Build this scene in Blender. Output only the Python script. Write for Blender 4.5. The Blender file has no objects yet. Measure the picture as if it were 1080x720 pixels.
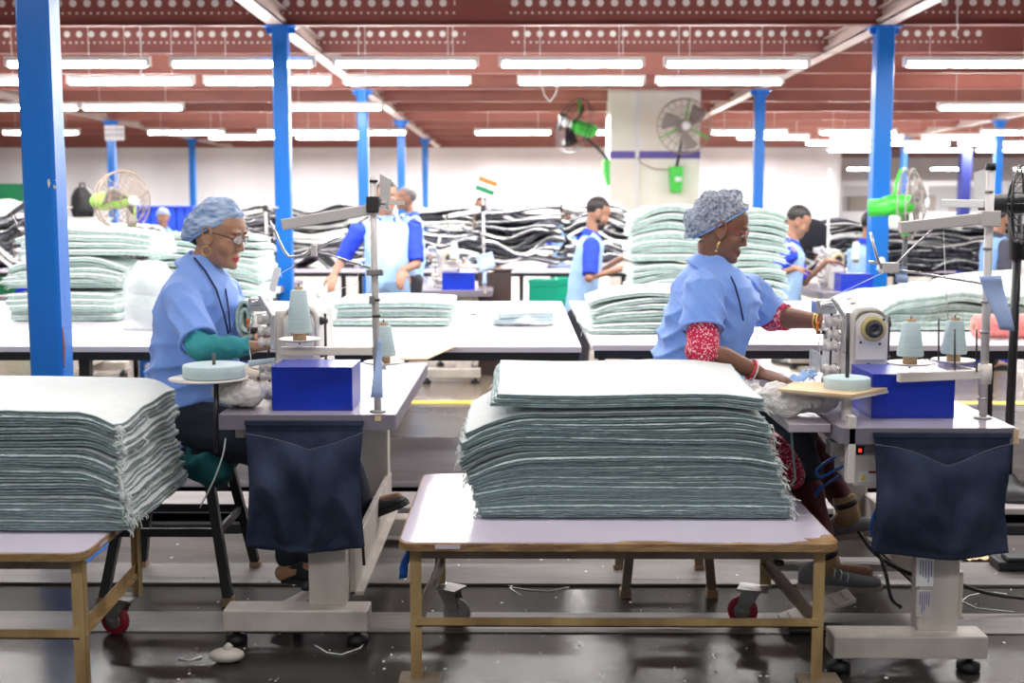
import bpy, bmesh, math, random
from math import sin, cos, pi, radians, sqrt, atan, atan2
from mathutils import Vector, Matrix, Euler, noise
V = Vector
scene = bpy.context.scene
COL = scene.collection
# ------------------------------------------------------------------ camera, world, lights
F = 1280.0; TILT = atan(138/F); YAW = atan(10/1287.); EYE = 1.38
cam_d = bpy.data.cameras.new('camera'); cam = bpy.data.objects.new('camera', cam_d); COL.objects.link(cam)
cam_d.sensor_width = 36; cam_d.lens = F/1080*36; cam.location = (0, 0, EYE)
cam.rotation_euler = (pi/2 - TILT, 0, YAW); scene.camera = cam
cam_d.dof.use_dof = True; cam_d.dof.focus_distance = 4.1; cam_d.dof.aperture_fstop = 3.0
scene.view_settings.view_transform = 'Standard'; scene.view_settings.look = 'None'
scene.view_settings.gamma = 1; scene.view_settings.use_curve_mapping = False
scene.view_settings.exposure = -0.1
world = bpy.data.worlds.new('world'); scene.world = world; world.use_nodes = True
world.node_tree.nodes['Background'].inputs[0].default_value = (0.93, 0.95, 1.0, 1)
world.node_tree.nodes['Background'].inputs[1].default_value = 0.35
TUBE_STRENGTH = 70.0
def area(x, y, z, sx, sy, power, rot=(0, 0, 0)):
    l = bpy.data.lights.new('area_light', 'AREA'); l.shape = 'RECTANGLE'; l.size = sx; l.size_y = sy
    l.energy = power; l.color = (1.0, 0.985, 0.97)
    o = bpy.data.objects.new('area_light', l); COL.objects.link(o); o.location = (x, y, z); o.rotation_euler = rot
# near lamps: the hall goes on overhead and behind the camera with the same rows of ceiling tubes
for (x, y, p) in [(-2.6, 3.2, 26), (0.1, 3.2, 26), (2.7, 3.2, 26), (-3.2, 5.8, 60), (-0.6, 5.8, 60), (1.9, 5.8, 60), (4.4, 5.8, 60), (-1.6, 0.6, 45), (1.6, 0.6, 45),
                  (-3.8, 8.3, 105), (-1.0, 8.3, 105), (1.8, 8.3, 105), (4.6, 8.3, 105)]+[(x, y, w*(0.62 if y < 15 else 1.0 if y < 20 else 1.45)) for y in (12.6, 17.2, 22.2, 27.0) for x, w in ((-10, 120), (-5, 210), (0, 380), (5, 380))]+[(10.5, y, 220) for y in (12.6, 19, 26)]+[(11.5, 31.5, 260), (10, 38.5, 300), (15, 38.5, 300)]:  # lamps on this line are added fill, brightening the background back to the partition
    area(x, y, 2.70, 2.2, 0.10, p)
# ------------------------------------------------------------------ coordinates: photo point + depth (Y) or height (Z) -> place
def at(px, py, Y=None, Z=None):
    x = (px-540)/F; y = (py-360)/F
    fy = cos(TILT)-y*sin(TILT); fz = -sin(TILT)-y*cos(TILT)
    c, s = cos(YAW), sin(YAW); d = (x*c-fy*s, x*s+fy*c, fz)
    t = Y/d[1] if Y is not None else (Z-EYE)/d[2]
    return V((d[0]*t, d[1]*t, EYE+d[2]*t))
# ------------------------------------------------------------------ materials
def mat(name, col, rough=0.6, metal=0.0, col2=None, nscale=20, nstretch=(1, 1, 1), bump=0.0, bscale=None, spec=0.5, alpha=1.0,
        emit=0.0, contrast=0.3, sheen=0.0, ior=None, trans=0.0, detail=4, fromobj=True, coat=0.0):
    m = bpy.data.materials.new(name); m.use_nodes = True; nt = m.node_tree; N = nt.nodes; L = nt.links
    b = N['Principled BSDF']; b.inputs['Base Color'].default_value = (*col, 1); b.inputs['Roughness'].default_value = rough
    b.inputs['Metallic'].default_value = metal; b.inputs['Specular IOR Level'].default_value = spec
    b.inputs['Alpha'].default_value = alpha; b.inputs['Sheen Weight'].default_value = sheen; b.inputs['Coat Weight'].default_value = coat
    b.inputs['Transmission Weight'].default_value = trans
    if ior: b.inputs['IOR'].default_value = ior
    if emit: b.inputs['Emission Color'].default_value = (*col, 1); b.inputs['Emission Strength'].default_value = emit
    if col2 or bump:
        tc = N.new('ShaderNodeTexCoord'); mp = N.new('ShaderNodeMapping'); mp.inputs['Scale'].default_value = nstretch
        L.new(tc.outputs['Object'], mp.inputs['Vector'])
    if col2:
        n = N.new('ShaderNodeTexNoise'); n.inputs['Scale'].default_value = nscale; n.inputs['Detail'].default_value = detail
        L.new(mp.outputs[0], n.inputs['Vector'])
        r = N.new('ShaderNodeValToRGB'); r.color_ramp.elements[0].position = 0.5-contrast/2; r.color_ramp.elements[1].position = 0.5+contrast/2
        r.color_ramp.elements[0].color = (*col, 1); r.color_ramp.elements[1].color = (*col2, 1)
        L.new(n.outputs['Fac'], r.inputs[0]); L.new(r.outputs[0], b.inputs['Base Color'])
    if bump:
        n2 = N.new('ShaderNodeTexNoise'); n2.inputs['Scale'].default_value = bscale or nscale; n2.inputs['Detail'].default_value = 3
        L.new(mp.outputs[0], n2.inputs['Vector'])
        bp = N.new('ShaderNodeBump'); bp.inputs['Strength'].default_value = bump; bp.inputs['Distance'].default_value = 0.01
        L.new(n2.outputs['Fac'], bp.inputs['Height']); L.new(bp.outputs[0], b.inputs['Normal'])
    return m
M = {}
def dm(k, *a, **kw): M[k] = mat(k, *a, **kw)
dm('floor', (0.016, 0.014, 0.013), 0.24, spec=0.35, col2=(0.045, 0.040, 0.036), nscale=1.6, detail=9, contrast=0.35, bump=0.12, bscale=9)
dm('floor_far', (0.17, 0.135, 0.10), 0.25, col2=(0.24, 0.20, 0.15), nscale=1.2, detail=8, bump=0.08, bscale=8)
dm('board', (0.60, 0.55, 0.55), 0.45, col2=(0.42, 0.38, 0.37), nscale=3, nstretch=(.4, 2, 1), detail=9, bump=0.25, bscale=25)
dm('board_dark', (0.20, 0.18, 0.17), 0.45, col2=(0.11, 0.10, 0.095), nscale=3, nstretch=(.4, 2, 1), detail=9, bump=0.3, bscale=25)
dm('yellow_paint', (0.95, 0.68, 0.05), 0.5)
dm('white_paint', (0.85, 0.86, 0.86), 0.45)
dm('deck', (0.16, 0.055, 0.045), 0.6, col2=(0.24, 0.085, 0.07), nscale=1.5)
dm('curtain', (0.86, 0.85, 0.88), 0.85, col2=(0.80, 0.79, 0.83), nscale=1.1, nstretch=(1, 1, .4), bump=1.0, bscale=0.8)
dm('plaster', (0.86, 0.82, 0.70), 0.8, col2=(0.90, 0.88, 0.80), nscale=2)
dm('purple_band', (0.13, 0.10, 0.36), 0.6)
dm('blue_steel', (0.0, 0.155, 0.60), 0.33, col2=(0.004, 0.17, 0.62), nscale=2.5, nstretch=(3, 3, .6), bump=0.15, bscale=14)
dm('blue_steel_dark', (0.03, 0.04, 0.22), 0.4)
dm('rust', (0.18, 0.05, 0.03), 0.8)
dm('scratch', (0.7, 0.66, 0.6), 0.6)
dm('long_beam', (0.52, 0.40, 0.37), 0.45, col2=(0.66, 0.54, 0.50), nscale=3, nstretch=(4, .4, 1))
dm('housing', (0.80, 0.80, 0.78), 0.4)
dm('tube', (1.0, 0.99, 0.97), 0.4, emit=TUBE_STRENGTH)
dm('laminate', (0.70, 0.63, 0.76), 0.16, col2=(0.75, 0.69, 0.80), nscale=2)
dm('laminate_white', (0.80, 0.75, 0.82), 0.2, col2=(0.84, 0.80, 0.86), nscale=1.5)
dm('laminate_grey', (0.42, 0.38, 0.43), 0.18, col2=(0.50, 0.46, 0.51), nscale=3)
dm('edge_grey', (0.20, 0.18, 0.22), 0.5)
dm('ply', (0.50, 0.31, 0.14), 0.75, col2=(0.24, 0.13, 0.055), nscale=14, nstretch=(1, 1, 6), bump=0.6, bscale=60)
dm('ply_light', (0.80, 0.62, 0.38), 0.7, col2=(0.70, 0.50, 0.28), nscale=12)
dm('trolley_paint', (0.55, 0.38, 0.17), 0.5, col2=(0.30, 0.19, 0.08), nscale=9, nstretch=(1, 1, .4), contrast=0.3, bump=0.25, bscale=30)
dm('trolley_dull', (0.30, 0.235, 0.16), 0.4, col2=(0.18, 0.14, 0.10), nscale=8, bump=0.1)
dm('black_steel', (0.015, 0.015, 0.018), 0.35)
dm('black', (0.012, 0.012, 0.014), 0.5)
dm('galv', (0.45, 0.44, 0.43), 0.4, metal=0.7, col2=(0.30, 0.29, 0.28), nscale=20)
dm('steel', (0.72, 0.71, 0.73), 0.22, metal=0.9)
dm('pole_steel', (0.66, 0.62, 0.60), 0.4, metal=0.1)
dm('red_rubber', (0.32, 0.015, 0.03), 0.45)
dm('grey_rubber', (0.33, 0.31, 0.30), 0.5)
dm('towel_white', (0.80, 0.86, 0.845), 0.95, col2=(0.87, 0.90, 0.89), nscale=30, bump=0.6, bscale=220, spec=0.1, sheen=0.2)
dm('towel_mint', (0.38, 0.53, 0.55), 0.95, col2=(0.58, 0.73, 0.74), nscale=90, bump=1.0, bscale=260, spec=0.1, sheen=0.2, nstretch=(.5, 1, 1.5))
dm('towel_mint_soft', (0.42, 0.58, 0.52), 0.95, col2=(0.58, 0.73, 0.67), nscale=40, bump=0.8, bscale=150, spec=0.1)
dm('towel_black', (0.015, 0.015, 0.022), 0.9, col2=(0.10, 0.10, 0.12), nscale=30, bump=0.5, bscale=80, spec=0.2)
dm('towel_cream', (0.82, 0.83, 0.80), 0.95, bump=0.5, bscale=100, spec=0.1)
dm('thread_white', (0.86, 0.90, 0.88), 0.8)
dm('machine', (0.72, 0.68, 0.62), 0.35, col2=(0.76, 0.73, 0.69), nscale=5)
dm('machine_dirty', (0.50, 0.45, 0.40), 0.5, col2=(0.62, 0.57, 0.51), nscale=9, nstretch=(1, 1, .5), bump=0.1, bscale=30)
dm('machine_clean', (0.52, 0.51, 0.44), 0.45, col2=(0.60, 0.58, 0.50), nscale=6)
dm('ring_yellow', (0.50, 0.42, 0.17), 0.45)
dm('dark_metal', (0.07, 0.065, 0.07), 0.35, metal=0.6)
dm('blue_box', (0.002, 0.022, 0.40), 0.3, col2=(0.004, 0.032, 0.47), nscale=4)
dm('cone', (0.50, 0.63, 0.65), 0.8, col2=(0.56, 0.69, 0.71), nscale=30, nstretch=(.3, .3, 8), bump=0.2, bscale=60)
dm('card_tube', (0.42, 0.28, 0.17), 0.8)
dm('disc_white', (0.82, 0.76, 0.70), 0.4)
dm('denim', (0.021, 0.030, 0.060), 0.9, col2=(0.046, 0.062, 0.110), nscale=7, bump=0.5, bscale=320, spec=0.15)
dm('denim_edge', (0.075, 0.09, 0.13), 0.9)
dm('fleece', (0.86, 0.83, 0.80), 1.0, col2=(0.74, 0.70, 0.66), nscale=60, bump=0.5, bscale=130, spec=0.05)
dm('tag_blue', (0.45, 0.60, 0.92), 0.7)
dm('paper', (0.86, 0.86, 0.86), 0.7)
dm('grey_card', (0.60, 0.57, 0.55), 0.5)
dm('plastic', (0.90, 0.91, 0.94), 0.2, alpha=0.42, bump=0.8, bscale=30)
dm('fan_green', (0.05, 0.60, 0.05), 0.35)
dm('lime_green', (0.34, 0.72, 0.10), 0.35)
dm('wire', (0.30, 0.27, 0.25), 0.5)
dm('wire_brown', (0.33, 0.24, 0.18), 0.5)
dm('brown_wood', (0.07, 0.045, 0.04), 0.5)
dm('crate_green', (0.0, 0.36, 0.22), 0.4)
dm('crate_blue', (0.01, 0.06, 0.62), 0.4)
dm('pink_roll', (0.80, 0.24, 0.22), 0.9, col2=(0.86, 0.32, 0.29), nscale=40, bump=0.6, bscale=90)
dm('saffron', (0.80, 0.17, 0.03), 0.7); dm('flag_green', (0.01, 0.20, 0.08), 0.7); dm('navy', (0.02, 0.03, 0.25), 0.7)
dm('red_led', (1.0, 0.04, 0.02), 0.4, emit=2.0)
dm('label_yellow', (0.9, 0.65, 0.02), 0.5); dm('label_red', (0.30, 0.01, 0.02), 0.5)
dm('cable_blue', (0.01, 0.10, 0.42), 0.4)
dm('carton', (0.45, 0.31, 0.20), 0.8)
dm('window_dim', (0.45, 0.45, 0.47), 0.3)
# people
dm('skin_left', (0.40, 0.205, 0.125), 0.5, col2=(0.44, 0.24, 0.15), nscale=14, spec=0.35)
dm('skin_right', (0.215, 0.098, 0.060), 0.45, col2=(0.25, 0.12, 0.075), nscale=14, spec=0.4)
dm('skin_man', (0.36, 0.19, 0.125), 0.5, spec=0.35)
dm('lips_left', (0.50, 0.06, 0.07), 0.4); dm('lips_right', (0.17, 0.05, 0.04), 0.4)
dm('hair', (0.012, 0.009, 0.009), 0.5, bump=0.5, bscale=90, nstretch=(1, 1, .3))
dm('hair_grey', (0.13, 0.12, 0.12), 0.6)
dm('eye_white', (0.75, 0.72, 0.70), 0.3)
dm('smock', (0.20, 0.36, 0.83), 0.75, col2=(0.235, 0.40, 0.87), nscale=5, bump=0.35, bscale=9, sheen=0.2, spec=0.25)
dm('smock_pale', (0.36, 0.56, 0.88), 0.8, bump=0.3, bscale=12)
dm('royal', (0.012, 0.05, 0.62), 0.75, bump=0.3, bscale=12)
dm('charcoal', (0.06, 0.06, 0.09), 0.8)
dm('teal', (0.03, 0.27, 0.30), 0.8, col2=(0.04, 0.33, 0.36), nscale=9, bump=0.3, bscale=30)
dm('teal_dark', (0.005, 0.10, 0.12), 0.85, bump=0.3, bscale=12)
dm('maroon', (0.09, 0.006, 0.015), 0.8, bump=0.3, bscale=15)
dm('pants_dark', (0.012, 0.017, 0.030), 0.85, bump=0.3, bscale=14)
dm('trouser', (0.03, 0.03, 0.045), 0.8)
dm('gold', (0.75, 0.48, 0.16), 0.3, metal=0.8)
dm('bangle_red', (0.75, 0.04, 0.06), 0.4); dm('bangle_white', (0.85, 0.75, 0.74), 0.4)
dm('lanyard', (0.01, 0.015, 0.10), 0.7)
dm('frame_dark', (0.06, 0.04, 0.04), 0.3); dm('frame_red', (0.45, 0.02, 0.05), 0.3)
dm('lens', (0.9, 0.95, 1.0), 0.02, alpha=0.22, spec=0.9)
dm('shoe_black', (0.012, 0.012, 0.014), 0.6); dm('shoe_grey', (0.17, 0.17, 0.19), 0.8, bump=0.3, bscale=120)
dm('sole', (0.36, 0.31, 0.27), 0.7); dm('sock', (0.36, 0.24, 0.13), 0.9)
dm('cap_left', (0.16, 0.28, 0.54), 0.8, col2=(0.58, 0.70, 0.90), nscale=26, nstretch=(1, 1, 2.6), contrast=0.32, bump=1.0, bscale=34, alpha=0.93)
dm('cap_right', (0.14, 0.17, 0.27), 0.8, col2=(0.66, 0.74, 0.88), nscale=85, contrast=0.30, bump=0.6, bscale=90, alpha=0.72, detail=6)
dm('cap_band', (0.26, 0.43, 0.74), 0.8)
dm('hoodie', (0.25, 0.45, 0.85), 0.8)
dm('print_pink', (0.48, 0.01, 0.06), 0.85)
def _print():
    m = M['print_pink']; nt = m.node_tree; N = nt.nodes; L = nt.links; b = N['Principled BSDF']
    tc = N.new('ShaderNodeTexCoord'); v = N.new('ShaderNodeTexVoronoi'); v.inputs['Scale'].default_value = 130
    n = N.new('ShaderNodeTexNoise'); n.inputs['Scale'].default_value = 60
    L.new(tc.outputs['Object'], v.inputs['Vector']); L.new(tc.outputs['Object'], n.inputs['Vector'])
    r = N.new('ShaderNodeValToRGB'); r.color_ramp.interpolation = 'CONSTANT'
    r.color_ramp.elements[0].color = (0.85, 0.55, 0.58, 1); r.color_ramp.elements[1].color = (0.52, 0.012, 0.07, 1); r.color_ramp.elements[1].position = 0.17
    mx = N.new('ShaderNodeMath'); mx.operation = 'MULTIPLY'; L.new(v.outputs['Distance'], mx.inputs[0]); L.new(n.outputs['Fac'], mx.inputs[1])
    L.new(mx.outputs[0], r.inputs[0]); L.new(r.outputs[0], b.inputs['Base Color'])
_print()
def _joist(name='joist', holes=True):
    # red-oxide steel with two rows of punched holes near the bottom flange (pattern in object coordinates); their pale colour paints in light glinting through
    m = mat(name, (0.20, 0.062, 0.052), 0.45); nt = m.node_tree; N = nt.nodes; L = nt.links; b = N['Principled BSDF']
    tc = N.new('ShaderNodeTexCoord'); sp = N.new('ShaderNodeSeparateXYZ'); L.new(tc.outputs['Object'], sp.inputs[0])
    def mth(op, a, bb=None, c=None):
        n = N.new('ShaderNodeMath'); n.operation = op
        for k, v in enumerate((a, bb, c)):
            if v is None: continue
            if hasattr(v, 'links'): L.new(v, n.inputs[k])
            else: n.inputs[k].default_value = v
        return n.outputs[0]
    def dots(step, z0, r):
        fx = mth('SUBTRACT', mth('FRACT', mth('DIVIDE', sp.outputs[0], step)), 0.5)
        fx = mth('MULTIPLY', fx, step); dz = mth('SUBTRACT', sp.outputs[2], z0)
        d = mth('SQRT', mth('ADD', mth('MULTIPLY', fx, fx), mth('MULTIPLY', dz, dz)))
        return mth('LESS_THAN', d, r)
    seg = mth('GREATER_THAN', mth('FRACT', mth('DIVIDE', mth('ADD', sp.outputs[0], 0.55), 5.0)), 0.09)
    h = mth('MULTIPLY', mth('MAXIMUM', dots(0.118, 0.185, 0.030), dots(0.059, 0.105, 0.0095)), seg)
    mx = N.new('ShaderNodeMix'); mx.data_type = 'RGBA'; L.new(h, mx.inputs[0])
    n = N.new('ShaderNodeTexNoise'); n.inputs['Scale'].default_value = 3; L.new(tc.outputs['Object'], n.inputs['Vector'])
    r = N.new('ShaderNodeValToRGB'); r.color_ramp.elements[0].color = (0.19, 0.055, 0.045, 1) if holes else (0.30, 0.10, 0.075, 1); r.color_ramp.elements[1].color = (0.28, 0.09, 0.075, 1) if holes else (0.40, 0.145, 0.11, 1)  # hole-less joists farther back are lighter: tube glow painted into their red
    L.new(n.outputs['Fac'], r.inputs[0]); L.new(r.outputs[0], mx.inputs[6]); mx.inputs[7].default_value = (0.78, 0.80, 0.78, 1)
    L.new(mx.outputs[2], b.inputs['Base Color']); M[name] = m
    if not holes: nt.links.remove(mx.inputs[0].links[0]); mx.inputs[0].default_value = 0
_joist(); _joist('joist_plain_glow', False)
# ------------------------------------------------------------------ mesh helpers
def frame_for(d):
    d = V(d).normalized(); up = V((0, 0, 1)) if abs(d.z) < 0.95 else V((1, 0, 0))
    s = d.cross(up).normalized(); return s, s.cross(d).normalized(), d
def curve(pts, k=6):       # smooth path through the points
    P = [V(p) for p in pts]; Q = [P[0]*2-P[1]]+P+[P[-1]*2-P[-2]]; out = []
    for i in range(1, len(Q)-2):
        a, b, c, d = Q[i-1:i+3]
        for j in range(k):
            t = j/k; out.append(.5*((2*b)+(c-a)*t+(2*a-5*b+4*c-d)*t*t+(3*b-a-3*c+d)*t**3))
    return out+[P[-1]]
class MB:
    def __init__(self): self.v = []; self.f = []; self.m = []; self.s = []
    def add(self, vs, fs, mi=0, smooth=False, X=None):
        o = len(self.v)
        self.v += [tuple(X @ V(p)) for p in vs] if X is not None else [tuple(p) for p in vs]
        self.f += [tuple(o+i for i in f) for f in fs]; self.m += [mi]*len(fs) if isinstance(mi, int) else mi; self.s += [smooth]*len(fs)
        return self
    def box(self, a, b, mi=0, X=None):          # two opposite corners
        x0, x1 = sorted((a[0], b[0])); y0, y1 = sorted((a[1], b[1])); z0, z1 = sorted((a[2], b[2]))
        return self.add([(x0,y0,z0),(x1,y0,z0),(x1,y1,z0),(x0,y1,z0),(x0,y0,z1),(x1,y0,z1),(x1,y1,z1),(x0,y1,z1)],
            [(0,3,2,1),(4,5,6,7),(0,1,5,4),(1,2,6,5),(2,3,7,6),(3,0,4,7)], mi, False, X)
    def bar(self, p, q, w, h, mi=0, up=None):   # rectangular bar from p to q
        p, q = V(p), V(q); d = (q-p).normalized()
        u = V(up) if up else (V((0, 0, 1)) if abs(d.z) < 0.9 else V((0, 1, 0)))
        s = d.cross(u).normalized()*w/2; t = s.cross(d).normalized()*h/2
        vs = [c+a+b for c in (p, q) for a, b in ((-s, -t), (s, -t), (s, t), (-s, t))]
        return self.add(vs, [(0,1,2,3),(7,6,5,4),(0,4,5,1),(1,5,6,2),(2,6,7,3),(3,7,4,0)], mi)
    def tube(self, pts, r, n=10, mi=0, closed=False, sq=None, smooth=True):   # r: number or list; sq: (a,b) flattening
        pts = [V(p) for p in pts]; k = len(pts); rs = r if isinstance(r, (list, tuple)) else [r]*k
        d0 = pts[1]-pts[0]; s, t, _ = frame_for(d0); vs = []; fs = []
        for i, p in enumerate(pts):
            d = (pts[(i+1) % k]-pts[i-1]) if (closed or 0 < i < k-1) else (pts[1]-pts[0] if i == 0 else pts[-1]-pts[-2])
            d.normalize(); s = (s-d*s.dot(d)).normalized(); t = s.cross(d)
            rr = rs[i]; ra, rb = (rr if isinstance(rr, tuple) else (rr, rr))
            vs += [p+s*cos(2*pi*j/n)*ra+t*sin(2*pi*j/n)*rb for j in range(n)]
        for i in range(k if closed else k-1):
            for j in range(n):
                a, b = i*n+j, i*n+(j+1) % n; c, e = ((i+1) % k)*n+j, ((i+1) % k)*n+(j+1) % n; fs.append((a, b, e, c))
        if not closed: fs += [tuple(range(n))[::-1], tuple((k-1)*n+j for j in range(n))]
        return self.add(vs, fs, mi, smooth)
    def lathe(self, prof, c=(0, 0, 0), axis=(0, 0, 1), n=20, mi=0, smooth=True):   # prof: (radius, height) list
        s, t, d = frame_for(axis); c = V(c); vs = []; fs = []
        for r, h in prof: vs += [c+d*h+s*cos(2*pi*j/n)*r+t*sin(2*pi*j/n)*r for j in range(n)]
        for i in range(len(prof)-1):
            for j in range(n): a, b = i*n+j, i*n+(j+1) % n; fs.append((a, b, b+n, a+n))
        fs += [tuple(range(n))[::-1], tuple((len(prof)-1)*n+j for j in range(n))]
        return self.add(vs, fs, mi, smooth)
    def cyl(self, p, q, r, n=16, mi=0): return self.tube([p, q], r, n, mi)
    def ell(self, c, r, X=None, nu=16, nv=10, mi=0):
        r = (r, r, r) if isinstance(r, (int, float)) else r; R = X.to_3x3() if X is not None else Matrix.Identity(3); c = V(c); vs = []; fs = []
        for i in range(nv+1):
            a = -pi/2+pi*i/nv
            for j in range(nu): b = 2*pi*j/nu; vs.append(c+R @ V((r[0]*cos(a)*cos(b), r[1]*cos(a)*sin(b), r[2]*sin(a))))
        for i in range(nv):
            for j in range(nu): p, q = i*nu+j, i*nu+(j+1) % nu; fs.append((p, q, q+nu, p+nu))
        return self.add(vs, fs, mi, True)
    def loft(self, rings, mi=0, cap=True, smooth=True, X=None):     # equal length rings of points
        n = len(rings[0]); vs = [p for r in rings for p in r]; fs = []
        for i in range(len(rings)-1):
            for j in range(n): a, b = i*n+j, i*n+(j+1) % n; fs.append((a, b, b+n, a+n))
        if cap: fs += [tuple(range(n))[::-1], tuple((len(rings)-1)*n+j for j in range(n))]
        return self.add(vs, fs, mi, smooth, X)
    def sheet(self, fn, nu, nv, th=0.002, mi=0, mi2=None):          # fn(u,v)->point, given thickness along its normal
        P = [[V(fn(i/nu, j/nv)) for j in range(nv+1)] for i in range(nu+1)]; vs = []; fs = []; W = nv+1; T = (nu+1)*W
        Ns = []
        for i in range(nu+1):
            for j in range(nv+1):
                a = P[min(i+1, nu)][j]-P[max(i-1, 0)][j]; b = P[i][min(j+1, nv)]-P[i][max(j-1, 0)]
                c = a.cross(b); Ns.append(c.normalized() if c.length > 1e-12 else V((0, 0, 1)))
        for sg in (1, -1): vs += [P[i][j]+Ns[i*W+j]*th/2*sg for i in range(nu+1) for j in range(nv+1)]
        for i in range(nu):
            for j in range(nv):
                a = i*W+j; fs.append((a, a+W, a+W+1, a+1)); fs.append((T+a, T+a+1, T+a+W+1, T+a+W))
        bd = [i*W for i in range(nu+1)]+[nu*W+j for j in range(1, W)]+[i*W+nv for i in range(nu-1, -1, -1)]+[j for j in range(nv-1, 0, -1)]
        for k in range(len(bd)): a, b = bd[k], bd[(k+1) % len(bd)]; fs.append((a, T+a, T+b, b))
        ms = [mi]*len(fs)
        if mi2 is not None:
            for k in range(1, 2*nu*nv, 2): ms[k] = mi2
        return self.add(vs, fs, ms, True)
    def mesh(self, name, mats):
        me = bpy.data.meshes.new(name); me.from_pydata(self.v, [], self.f)
        for m in (mats if isinstance(mats, (list, tuple)) else [mats]): me.materials.append(M[m] if isinstance(m, str) else m)
        me.polygons.foreach_set('material_index', self.m); me.polygons.foreach_set('use_smooth', self.s); me.update(); return me
def wloc(o):
    p = V((0, 0, 0))
    while o: p = p+V(o.location); o = o.parent
    return p
def part(name, mb, mats, parent=None, bev=0.0, world=True, label=None, loc=None):
    """one mesh object; with world=True the builder's points are world points, and the origin goes to the parent's"""
    if world:
        off = wloc(parent) if parent else (V(loc) if loc else V((0, 0, 0)))
        mb.v = [tuple(V(p)-off) for p in mb.v]
    o = bpy.data.objects.new(name, mb.mesh(name, mats)); COL.objects.link(o); o.parent = parent
    if loc and not parent: o.location = loc
    if bev:
        b = o.modifiers.new('bevel', 'BEVEL'); b.width = bev; b.segments = 2; b.limit_method = 'ANGLE'; b.angle_limit = radians(35)
    if label: o['label'] = label
    return o
def tag(o, label=None, cat=None, group=None, kind=None):
    if label: o['label'] = label
    if cat: o['category'] = cat
    if group: o['group'] = group
    if kind: o['kind'] = kind
    return o
def thing(name, loc, label, cat, group=None):
    o = bpy.data.objects.new(name, None); COL.objects.link(o); o.location = loc; o.empty_display_size = 0.1
    return tag(o, label, cat, group)
def single(name, mb, mats, loc, label, cat, group=None, bev=0.0, world=True):
    return tag(part(name, mb, mats, None, bev, world, None, loc), label, cat, group)
def struct(name, mb, mats, bev=0.0): return tag(part(name, mb, mats, None, bev), kind='structure')
def copy_tree(o, parent=None, loc=None, label=None, group=None, rz=None, sc=None):
    c = o.copy(); COL.objects.link(c); c.parent = parent
    if loc is not None: c.location = loc
    if rz is not None: c.rotation_euler.z = rz
    if sc is not None: c.scale = sc
    if label: c['label'] = label
    if group: c['group'] = group
    for ch in o.children: copy_tree(ch, c)
    return c
_tmp = bpy.data.scenes.new('bake')
def baked(o):
    """mesh of o with its modifiers applied, evaluated in a scene of its own"""
    _tmp.collection.objects.link(o); vl = _tmp.view_layers[0]; vl.update(); dg = vl.depsgraph; dg.update()
    me = bpy.data.meshes.new_from_object(o.evaluated_get(dg), depsgraph=dg); bpy.data.objects.remove(o); return me
def union(name, mb, mats, parent, voxel, smooth_it=6, post=None, fac=0.5):
    """melt overlapping closed shapes into one continuous skin (voxel remesh), then bake it"""
    off = wloc(parent); o = bpy.data.objects.new('tmp', mb.mesh('tmp', mats))
    r = o.modifiers.new('r', 'REMESH'); r.mode = 'VOXEL'; r.voxel_size = voxel; r.use_smooth_shade = True
    s = o.modifiers.new('s', 'SMOOTH'); s.iterations = smooth_it; s.factor = fac
    me = baked(o); me.materials.clear()
    for m in (mats if isinstance(mats, (list, tuple)) else [mats]): me.materials.append(M[m])
    if post: post(me)
    for v in me.vertices: v.co = v.co-off
    me.polygons.foreach_set('use_smooth', [True]*len(me.polygons)); me.update(); me.name = name
    q = bpy.data.objects.new(name, me); COL.objects.link(q); q.parent = parent
    return q
def ordinal(i):
    return ['topmost', 'second', 'third', 'fourth', 'fifth', 'sixth', 'seventh', 'eighth', 'ninth', 'tenth', 'eleventh', 'twelfth', 'thirteenth',
        'fourteenth', 'fifteenth', 'sixteenth', 'seventeenth', 'eighteenth', 'nineteenth', 'twentieth', 'twenty-first', 'twenty-second',
        'twenty-third', 'twenty-fourth', 'twenty-fifth', 'twenty-sixth', 'twenty-seventh', 'twenty-eighth'][i]
# ------------------------------------------------------------------ the hall
CZ = 2.90                                        # underside of the joists
XL, XR, YN, YF = -14.0, 19.0, -2.5, 44.0
struct('floor', MB().box((XL, YN, -0.1), (XR, 6.85, 0)).box((XL, 6.85, -0.1), (XR, YF, 0), 1), ['floor', 'floor_far'])
struct('ceiling', MB().box((XL, YN, 3.24), (XR, YF, 3.32)), 'deck')
# pale low footboards with open slots between them, running across the hall behind the first machines
def board(n, y0, y1, z, lip=0.03): struct('trim_%d' % n, MB().box((XL, y0, z-lip), (XR, y1, z)), 'board', 0.006)
board(1, 5.66, 6.80, 0.10); board(2, 5.20, 5.50, 0.09); struct('trim_3', MB().box((XL, 4.36, 0), (XR, 5.05, 0.012)), 'board_dark', 0.003)
struct('trim_4', MB().box((XL, 5.5, 0.0), (XR, 5.56, 0.06)).box((XL, 6.74, 0), (XR, 6.80, 0.07)).box((XL, 5.05, 0), (XR, 5.10, 0.05)), 'black_steel')
struct('trim_5', MB().box((XL, 8.62, 0.0), (XR, 8.74, 0.004)), 'yellow_paint')
struct('trim_6', MB().box((XL, 3.86, 0.0), (XR, 4.06, 0.004)), 'board_dark')
struct('wall_back', MB().sheet(lambda u, v: (-14+21.8*u, 30+0.10*sin(u*60)+0.05*noise.noise(V((u*40, v*6, 0))), v*3.24), 120, 20, 0.03), 'curtain')
struct('wall_left', MB().sheet(lambda u, v: (-13.9+0.06*sin(u*90), -2.5+32.6*u, v*3.24), 100, 8, 0.03), 'curtain')
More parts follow.
